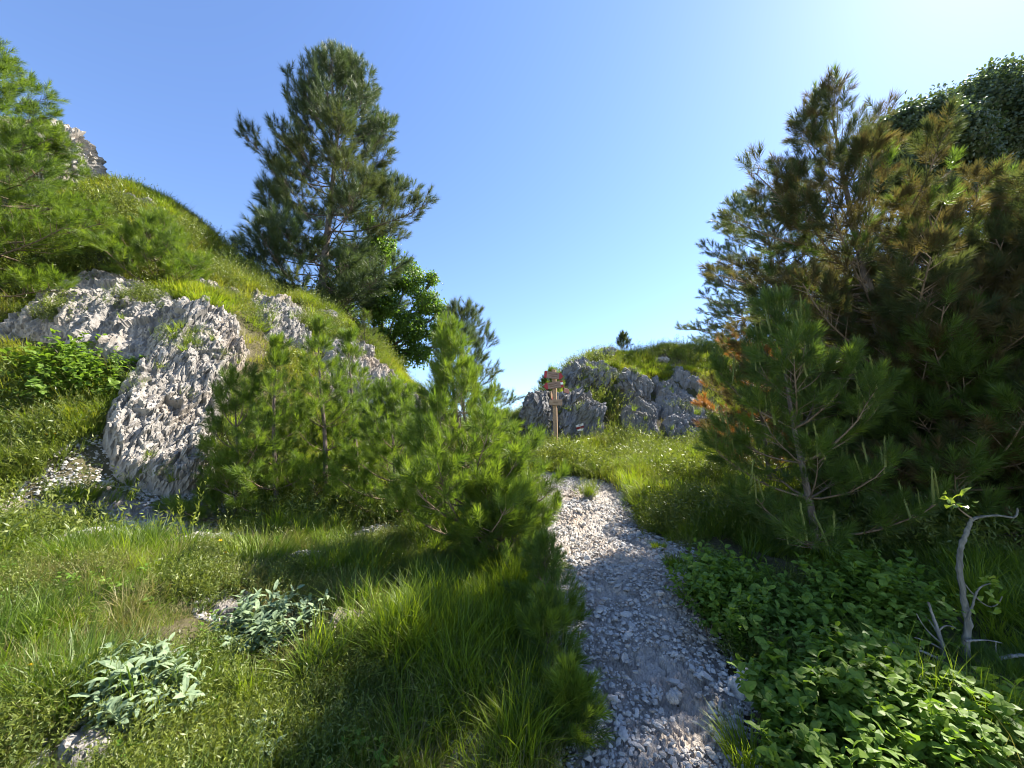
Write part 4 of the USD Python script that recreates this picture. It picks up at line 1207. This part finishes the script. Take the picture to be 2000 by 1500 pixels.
# plants rooted in the joints of the rock
rv = np.vstack([v_[:: 37] for v_ in ROCKV])
rr = np.random.default_rng(12)
m_ = fbm(rv * 1.5, 3, 91) + rr.normal(0, 0.05, len(rv))
rv = rv[(m_ > 0.62) & (rv[:, 2] - H(rv[:, 0], rv[:, 1]) < 1.2) & (rr.uniform(0, 1, len(rv)) < 0.35)]
for nm, lb, key_, fn_, mt_, lo_, hi_, sel_ in (('rock_heath', 'small heath plants rooted in the joints of the rocks', 'heath', h_heath, ['heath'], 0.14, 0.32, slice(0, None, 2)), ('rock_grass', 'grass tufts rooted in the joints of the rocks', 'long_tuft', t_tall, ['grass'], 0.12, 0.3, slice(1, None, 2))):
    q_ = rv[sel_]
    P_ = numbered('/World', nm)
    n_ = len(q_)
    tag(instancer(P_, [PROTOS[f'{key_}_{mt_[0]}_{k}'] for k in range(4)], q_, UP + rr.normal(0, 0.3, (n_, 3)), rr.uniform(0, 6.28, n_), rr.uniform(lo_, hi_, n_), rr.integers(0, 4, n_)), lb, 'rock plants')

# tussocks one can pick out
for px, py, hh, rad, sd, mt, lb in (
        (500, 1105, 0.5, 0.30, 81, 'grass', 'biggest bright green grass tussock, below the scree in the left foreground'),
        (575, 1010, 0.48, 0.24, 82, 'grass', 'bright grass tussock in front of the three young pines'),
        (632, 1120, 0.36, 0.16, 83, 'grass', 'upright grass tussock beside the bare soil patch left of the stone heap'),
        (330, 1120, 0.36, 0.2, 84, 'grass', 'green grass tussock below the scree, left of the biggest tussock'),
        (150, 975, 0.4, 0.2, 85, 'grass', 'light green grass clump between the pale slabs and the scree'),
        (845, 1150, 0.42, 0.15, 86, 'grass_dark', 'upright dark grass tussock left of the bushy pine foot'),
        (830, 1500, 0.3, 0.1, 87, 'grass', 'tall grass tuft at the bottom edge left of the path'),
        (1460, 1490, 0.26, 0.09, 88, 'grass', 'grass tuft at the bottom right edge of the path'),
        (1285, 1068, 0.12, 0.08, 89, 'grass', 'little grass tuft growing on the right side of the path'),
        (1320, 1105, 0.2, 0.1, 90, 'grass', 'grass clump at the right edge of the path below the lush grass')):
    g = ground_at(px, py)
    o = thing('grass_tussock', lb, 'grass tussock', g - [0, 0, 0.03])
    part(o, 'blades', tuft_mesh(sd, int(150 + 900 * rad), hh, rad, 0.0035, 0.45, 0.55, 4), M[mt])


# flowers
def flower(label, px, py, up, size, m_, petals=6, name='yellow_flower', category='flower', Yo=0.0, group=None, seed=0):
    g = ground_at(px, py + up)
    r = np.random.default_rng(seed + int(px))
    top = at(px, py, g[1])
    o = thing(name, label, category, g, group=group)
    t = top - g
    part(o, 'stem', tube([[0, 0, -0.02], t * 0.5 + r.normal(0, 0.006, 3), t], 0.0016, 4), M['herb'], True)
    parts = []
    for k in range(petals * 2):
        a = k * np.pi / petals + r.normal(0, 0.1)
        v, f = leaf_shape(1, 0.5, 0.1, 0.0)
        d = np.array([math.cos(a), math.sin(a), 0.25 + 0.5 * (k % 2)])
        parts.append((put(v, d, UP, t, size * r.uniform(0.8, 1.1)), f))
    part(o, 'petals', join(parts), M[m_])
    part(o, 'flower_centre', (np.array(trimesh.creation.icosphere(1, size * 0.25).vertices) + t, trimesh.creation.icosphere(1).faces), M['yellow' if m_ == 'petal' else 'needle_dead'], True)


for px, py, s, lb in ((58, 1300, 0.016, 'yellow flower at the far left of the foreground'), (430, 1057, 0.026, 'yellow flower in front of the biggest tussock, upper of two'),
                      (440, 1080, 0.026, 'yellow flower in front of the biggest tussock, lower of two'), (484, 946, 0.028, 'yellow flower beside the foot of the low spreading pine'),
                      (92, 849, 0.022, 'yellow flower on the left slope, left of two close together'), (107, 847, 0.022, 'yellow flower on the left slope, right of two close together'),
                      (50, 908, 0.02, 'lone yellow flower low on the left slope')):
    flower(lb, px, py, 40, s, 'yellow')
flower('pale pink flower left of the pale sage plant', 131, 1345, 40, 0.018, 'petal', 9, 'pink_flower')
flower('white flower in front of the pale sage plant', 239, 1369, 40, 0.014, 'petal', 9, 'white_flower')
for i, (px, py) in enumerate(((622, 1217), (632, 1219), (655, 1246), (668, 1248), (652, 1262), (760, 1235), (790, 1110), (770, 1130), (800, 1142), (740, 1140), (812, 1105), (855, 1100), (870, 1098), (780, 1155), (750, 1128))):
    flower('tiny white flower on a thin stalk in the grass left of the path', px, py, 34, 0.0065, 'petal', 5, 'white_flower', group='tiny white flowers left of the path', seed=i)


# ------------------------------------------------------------------ signpost
def bev_box(sx, sy, sz, b=0.008):
    import manifold3d
    c = manifold3d.Manifold.cube((sx, sy, sz), True)
    m = manifold3d.Manifold.batch_hull([manifold3d.Manifold.cube((sx - 2 * b, sy - 2 * b, sz), True), manifold3d.Manifold.cube((sx - 2 * b, sy, sz - 2 * b), True), manifold3d.Manifold.cube((sx, sy - 2 * b, sz - 2 * b), True)]).to_mesh()
    return np.array(m.vert_properties[:, :3]), np.array(m.tri_verts)


def arrow(w, h, t, tip=0.09, sgn=1):
    p = [(-w / 2, -h / 2), (w / 2 - tip, -h / 2), (w / 2, 0), (w / 2 - tip, h / 2), (-w / 2, h / 2)]
    m = trimesh.creation.extrude_polygon(shapely.Polygon(p), t, engine='earcut')
    v = np.array(m.vertices)[:, [0, 2, 1]] * [sgn, 1, 1] - [0, t / 2, 0]
    f = np.array(m.faces)
    return v, (f if sgn < 0 else f[:, ::-1])


def turn(v, yaw=0.0, roll=0.0, pos=(0, 0, 0)):
    Rm = trimesh.transformations.euler_matrix(0, roll, 0)[:3, :3]
    Ry = trimesh.transformations.rotation_matrix(yaw, [0, 0, 1])[:3, :3]
    return (np.asarray(v) @ Rm.T) @ Ry.T + pos


SY = 11.0
sb = at(1086, 884, SY)
sb[2] = float(H(sb[0], sb[1])) - 0.03
st_top = at(1082, 722, SY)
SG = thing('signpost', 'wooden trail signpost with arrow boards in front of the big dark boulder', 'signpost', sb)
hgt = st_top[2] - sb[2]
leanx = st_top[0] - sb[0]
v, f = bev_box(0.115, 0.105, hgt + 0.3, 0.012)
v = turn(v, -0.35) + [0, 0, (hgt - 0.3) / 2]
v[:, 0] += leanx * v[:, 2] / hgt
part(SG, 'post', (v, f), M['post'])
PX = lambda px, py: at(px, py, SY) - sb


def board(px, py, w, h, yaw, roll, sgn, m_, label, bits, yo=-0.085, plain_=False):
    c = PX(px, py) + [0, yo, 0]
    if plain_:
        v, f = bev_box(w, 0.03, h, 0.004)
    else:
        v, f = arrow(w, h, 0.03, 0.08, sgn)
    b = part(SG, 'sign_board', (turn(v, yaw, roll, c), f), M[m_], label=label)
    for nm, bx, bz, bw, bh, mm in bits:
        if nm == 'arrow_tip':
            p = shapely.Polygon([(bw, 0), (0, bh / 2), (-0.045, bh / 2), (-0.045, -bh / 2), (0, -bh / 2)])
            e = trimesh.creation.extrude_polygon(p, 0.034, engine='earcut')
            vv = np.array(e.vertices)[:, [0, 2, 1]] * [sgn, 1, 1] + [bx, -0.017, bz]
            ff = np.array(e.faces) if sgn < 0 else np.array(e.faces)[:, ::-1]
        else:
            vv, ff = bev_box(bw, 0.034, bh, 0.003)
            vv = vv + [bx, 0, bz]
        part(b, nm, (turn(vv, yaw, roll, c), ff), M[mm])


board(1081, 734.5, 0.56, 0.2, 0.12, 0.10, 1, 'board', 'upper arrow board pointing right with red ends', [('arrow_tip', 0.20, 0, 0.082, 0.205, 'red'), ('red_end', -0.245, 0, 0.075, 0.206, 'red')])
board(1080, 753.5, 0.57, 0.19, -0.1, -0.12, -1, 'board', 'second arrow board pointing left with a red tip and a white and red end', [('arrow_tip', -0.205, 0, 0.082, 0.195, 'red'), ('white_stripe', 0.25, 0.02, 0.075, 0.062, 'white'), ('red_stripe', 0.25, -0.064, 0.075, 0.07, 'red'), ('red_stripe', 0.25, 0.08, 0.075, 0.04, 'red')])
board(1107, 762, 0.3, 0.14, 0.9, 0.02, 1, 'dark_red', 'dark red board seen from behind, pointing away to the right', [], yo=0.12, plain_=True)
board(1077, 771, 0.34, 0.17, 1.25, 0.55, -1, 'board_plain', 'tilted board pointing away behind the post', [('red_end', 0.1, 0, 0.06, 0.176, 'red')], yo=0.08)
board(1084.5, 787, 0.37, 0.165, 0.0, 0.03, 1, 'board_plain', 'small plain rectangular board lowest on the post', [], yo=-0.085, plain_=True)
part(SG, 'carved_lines', join([(turn(bev_box(w_, 0.006, 0.014, 0.001)[0], yw, rl, PX(px, py) + [ox, yo_, oz]), bev_box(w_, 0.006, 0.014, 0.001)[1]) for px, py, yw, rl, ox, oz, w_, yo_ in
     ((1081, 734.5, 0.12, 0.10, -0.03, 0.035, 0.26, -0.104), (1081, 734.5, 0.12, 0.10, 0.0, -0.03, 0.2, -0.101), (1080, 753.5, -0.1, -0.12, -0.02, 0.03, 0.24, -0.102), (1080, 753.5, -0.1, -0.12, 0.01, -0.03, 0.2, -0.102), (1084.5, 787, 0, 0.03, 0, 0.01, 0.14, -0.102))]), M['carved'])

# white and red trail mark painted on the big boulder
bt = trimesh.Trimesh(sv, sf, process=False)


def paint(pxs, name, m_):
    """A thin coat of paint on the boulder where the photograph shows it: a grid of points laid on the rock face."""
    (x0, y0), (x1, y1), (x2, y2), (x3, y3) = pxs
    n, m = 12, 5
    a, b = np.meshgrid(np.linspace(0, 1, n), np.linspace(0, 1, m), indexing='ij')
    px = (x0 * (1 - a) + x1 * a) * (1 - b) + (x3 * (1 - a) + x2 * a) * b
    py = (y0 * (1 - a) + y1 * a) * (1 - b) + (y3 * (1 - a) + y2 * a) * b
    D = np.array([at(p, q, 10.0) for p, q in zip(px.ravel(), py.ravel())]) - EYE
    hit, ri, _ = bt.ray.intersects_location(np.tile(EYE, (len(D), 1)), D, multiple_hits=False)
    P = np.full((len(D), 3), np.nan)
    P[ri] = hit
    good = ~np.isnan(P[:, 0])
    f = grid_faces(n, m)
    f = f[good[f].all(1)]
    if len(f) == 0:
        return
    P[~good] = P[good][0]
    P = P + unit(EYE - P) * 0.02
    back_ = P - unit(EYE - P) * 0.05
    return name, m_, P, f


for q in (paint(((1124, 831), (1139, 826), (1140, 831), (1125, 835)), 'white_stripe', 'white'), paint(((1125, 835), (1140, 831), (1140, 836), (1126, 839)), 'red_stripe', 'red'), paint(((1126, 839), (1140, 836), (1138, 841), (1128, 842)), 'white_stripe', 'white')):
    if q:
        part(sign_rock, q[0], (q[2], q[3]), M[q[1]], label='painted trail mark on the rock')
# the slab and the stones at the post's foot
p = at(1108, 888, 10.7)
v = np.array([PX(*c_) + sb + [0, dy, 0] for c_, dy in (((1083, 874), -0.3), ((1092, 882), -0.35), ((1105, 893), -0.45), ((1120, 896), -0.5), ((1136, 899), -0.55))])
lv, lf = tube(v, [0.07, 0.085, 0.09, 0.09, 0.05], 8)
lv = lv + 0.05 * (fbm(lv * 7, 3, 4) - 0.5)[:, None]
part(thing('leaning_slab', 'long pale weathered rock slab leaning at the foot of the signpost', 'rock slab'), 'slab', (lv, lf), M['stone'])
rock_blob('loose_rock', 'pale stone at the left foot of the signpost', at(1073, 884, 10.8), (0.17, 0.13, 0.1), 57, 0.1, M['stone'], 4, category='rock')

# ------------------------------------------------------------------ oak sapling and dead branches, lower right
OY = 3.05
g = ground_at(1886, 1290)
OY = g[1]
OA = lambda px, py, dy=0.0: at(px, py, OY + dy) - g


def knobbly(pts, rad, sides=7, seed=0, k=7):
    pts, rad = np.asarray(pts, float), np.broadcast_to(rad, (len(pts),))
    t = np.arange(len(pts))
    u = np.linspace(0, len(pts) - 1, (len(pts) - 1) * k + 1)
    from scipy.interpolate import PchipInterpolator
    P = PchipInterpolator(t, pts)(u)
    q = np.random.default_rng(seed)
    Rr = np.interp(u, t, rad)
    P = P + q.normal(0, 0.12, P.shape) * Rr[:, None]
    v, f = tube(P, Rr * (1 + 0.28 * (q.uniform(0, 1, len(u)) ** 3) + q.normal(0, 0.05, len(u))), sides)
    return v + 0.25 * np.repeat(Rr, sides)[:, None] * (noise(v * 60, seed) - 0.5)[:, None], f


OK_ = thing('oak_sapling', 'crooked grey-barked sapling with few yellow-green leaves at the right', 'sapling', g)
part(OK_, 'trunk', knobbly([[0, 0, -0.1], OA(1886, 1270), OA(1890, 1210), OA(1876, 1130), OA(1876, 1075), OA(1888, 1040), OA(1898, 1012)], [0.022, 0.02, 0.018, 0.016, 0.015, 0.013, 0.009], 8), M['grey_bark'], True)
part(OK_, 'branch', knobbly([OA(1896, 1018), OA(1912, 1010, 0.03), OA(1945, 1007, 0.06), OA(1978, 1011, 0.08), OA(1987, 992, 0.08)], [0.009, 0.008, 0.007, 0.007, 0.005], 6), M['grey_bark'], True)
part(OK_, 'branch', knobbly([OA(1897, 1012), OA(1880, 1000), OA(1866, 985, -0.03)], [0.007, 0.005, 0.003], 5), M['twig'], True)
part(OK_, 'branch', knobbly([OA(1888, 1215), OA(1900, 1180, -0.04), OA(1912, 1150, -0.05), OA(1935, 1140, -0.05)], [0.008, 0.006, 0.005, 0.003], 5), M['grey_bark'], True)
part(OK_, 'branch', knobbly([OA(1884, 1140), OA(1905, 1165, -0.02), OA(1935, 1185, 0), OA(1957, 1165, 0)], [0.005, 0.004, 0.004, 0.003], 5), M['grey_bark'], True)
r = np.random.default_rng(9)
for px, py, n, s in ((1862, 975, 11, 0.05), (1900, 992, 5, 0.038), (1942, 1140, 12, 0.036), (1925, 1165, 8, 0.03), (1935, 1185, 5, 0.035), (1866, 1180, 4, 0.028), (1866, 1215, 5, 0.03), (1778, 1222, 3, 0.03)):
    for k in range(n):
        c_ = OA(px, py) + r.normal(0, 0.028, 3)
        d = unit(r.normal(0, 1, 3) * [1, 1, 0.5])
        v, f = leaf_shape(1, 0.5, 0.2, 0.2)
        part(OK_, 'leaf', (put(v, d, UP + r.normal(0, 0.4, 3), c_, 1.7 * s * r.uniform(0.7, 1.2)), f), M['oak'])


def dead(label, pxs, rad, name='dead_branch', dys=None, subs=()):
    P = np.array([at(px, py, OY + dy) for px, py, dy in pxs])
    o = thing(name, label, 'dead branch', P[0])
    part(o, 'limb', knobbly(P - P[0], np.linspace(rad, rad * 0.35, len(P)), 6), M['deadwood'], True)
    for sb_ in subs:
        Q = np.array([at(px, py, OY + dy) for px, py, dy in sb_])
        part(o, 'twig', knobbly(Q - P[0], np.linspace(rad * 0.4, rad * 0.15, len(Q)), 4, 1, 4), M['deadwood'], True)


dead('grey dead branch lying right of the oak sapling foot, running out of the picture', [(1868, 1318, 0), (1910, 1310, 0), (1950, 1288, -0.05), (2000, 1280, -0.08), (2060, 1283, -0.1)], 0.017, subs=([(1935, 1300, 0), (1990, 1312, -0.1), (2050, 1310, -0.15)], [(1905, 1308, 0), (1890, 1280, 0.02), (1860, 1258, 0.04)]))
dead('dead stub with bleached tip pointing up left of the oak sapling', [(1850, 1320, 0.05), (1840, 1260, 0.05), (1826, 1215, 0.05), (1813, 1176, 0.05)], 0.016, subs=([(1838, 1255, 0.05), (1810, 1230, 0.03), (1790, 1198, 0.0)], [(1832, 1235, 0.05), (1850, 1222, 0.02), (1868, 1228, 0)], [(1842, 1270, 0.05), (1815, 1255, 0), (1785, 1245, -0.05)], [(1836, 1245, 0.05), (1822, 1222, 0.1), (1808, 1205, 0.12)]))
dead('thin dead branch reaching left from the oak sapling foot', [(1840, 1290, 0), (1800, 1272, -0.05), (1765, 1262, -0.08), (1726, 1248, -0.1)], 0.009, subs=([(1795, 1272, -0.05), (1770, 1290, -0.08), (1752, 1305, -0.1)], [(1765, 1262, -0.08), (1745, 1255, -0.02), (1722, 1270, 0.03), (1700, 1300, 0.03)]))
dead('thin dead twig hanging over the leafy shrub in the lower right', [(1752, 1293, -0.1), (1775, 1335, -0.18), (1810, 1370, -0.25), (1850, 1395, -0.3)], 0.006)
dead('straight dead stick crossing the oak sapling foot', [(1885, 1252, -0.05), (1920, 1250, -0.05), (1957, 1256, -0.05)], 0.007, subs=([(1945, 1254, -0.05), (1946, 1290, -0.06)],))
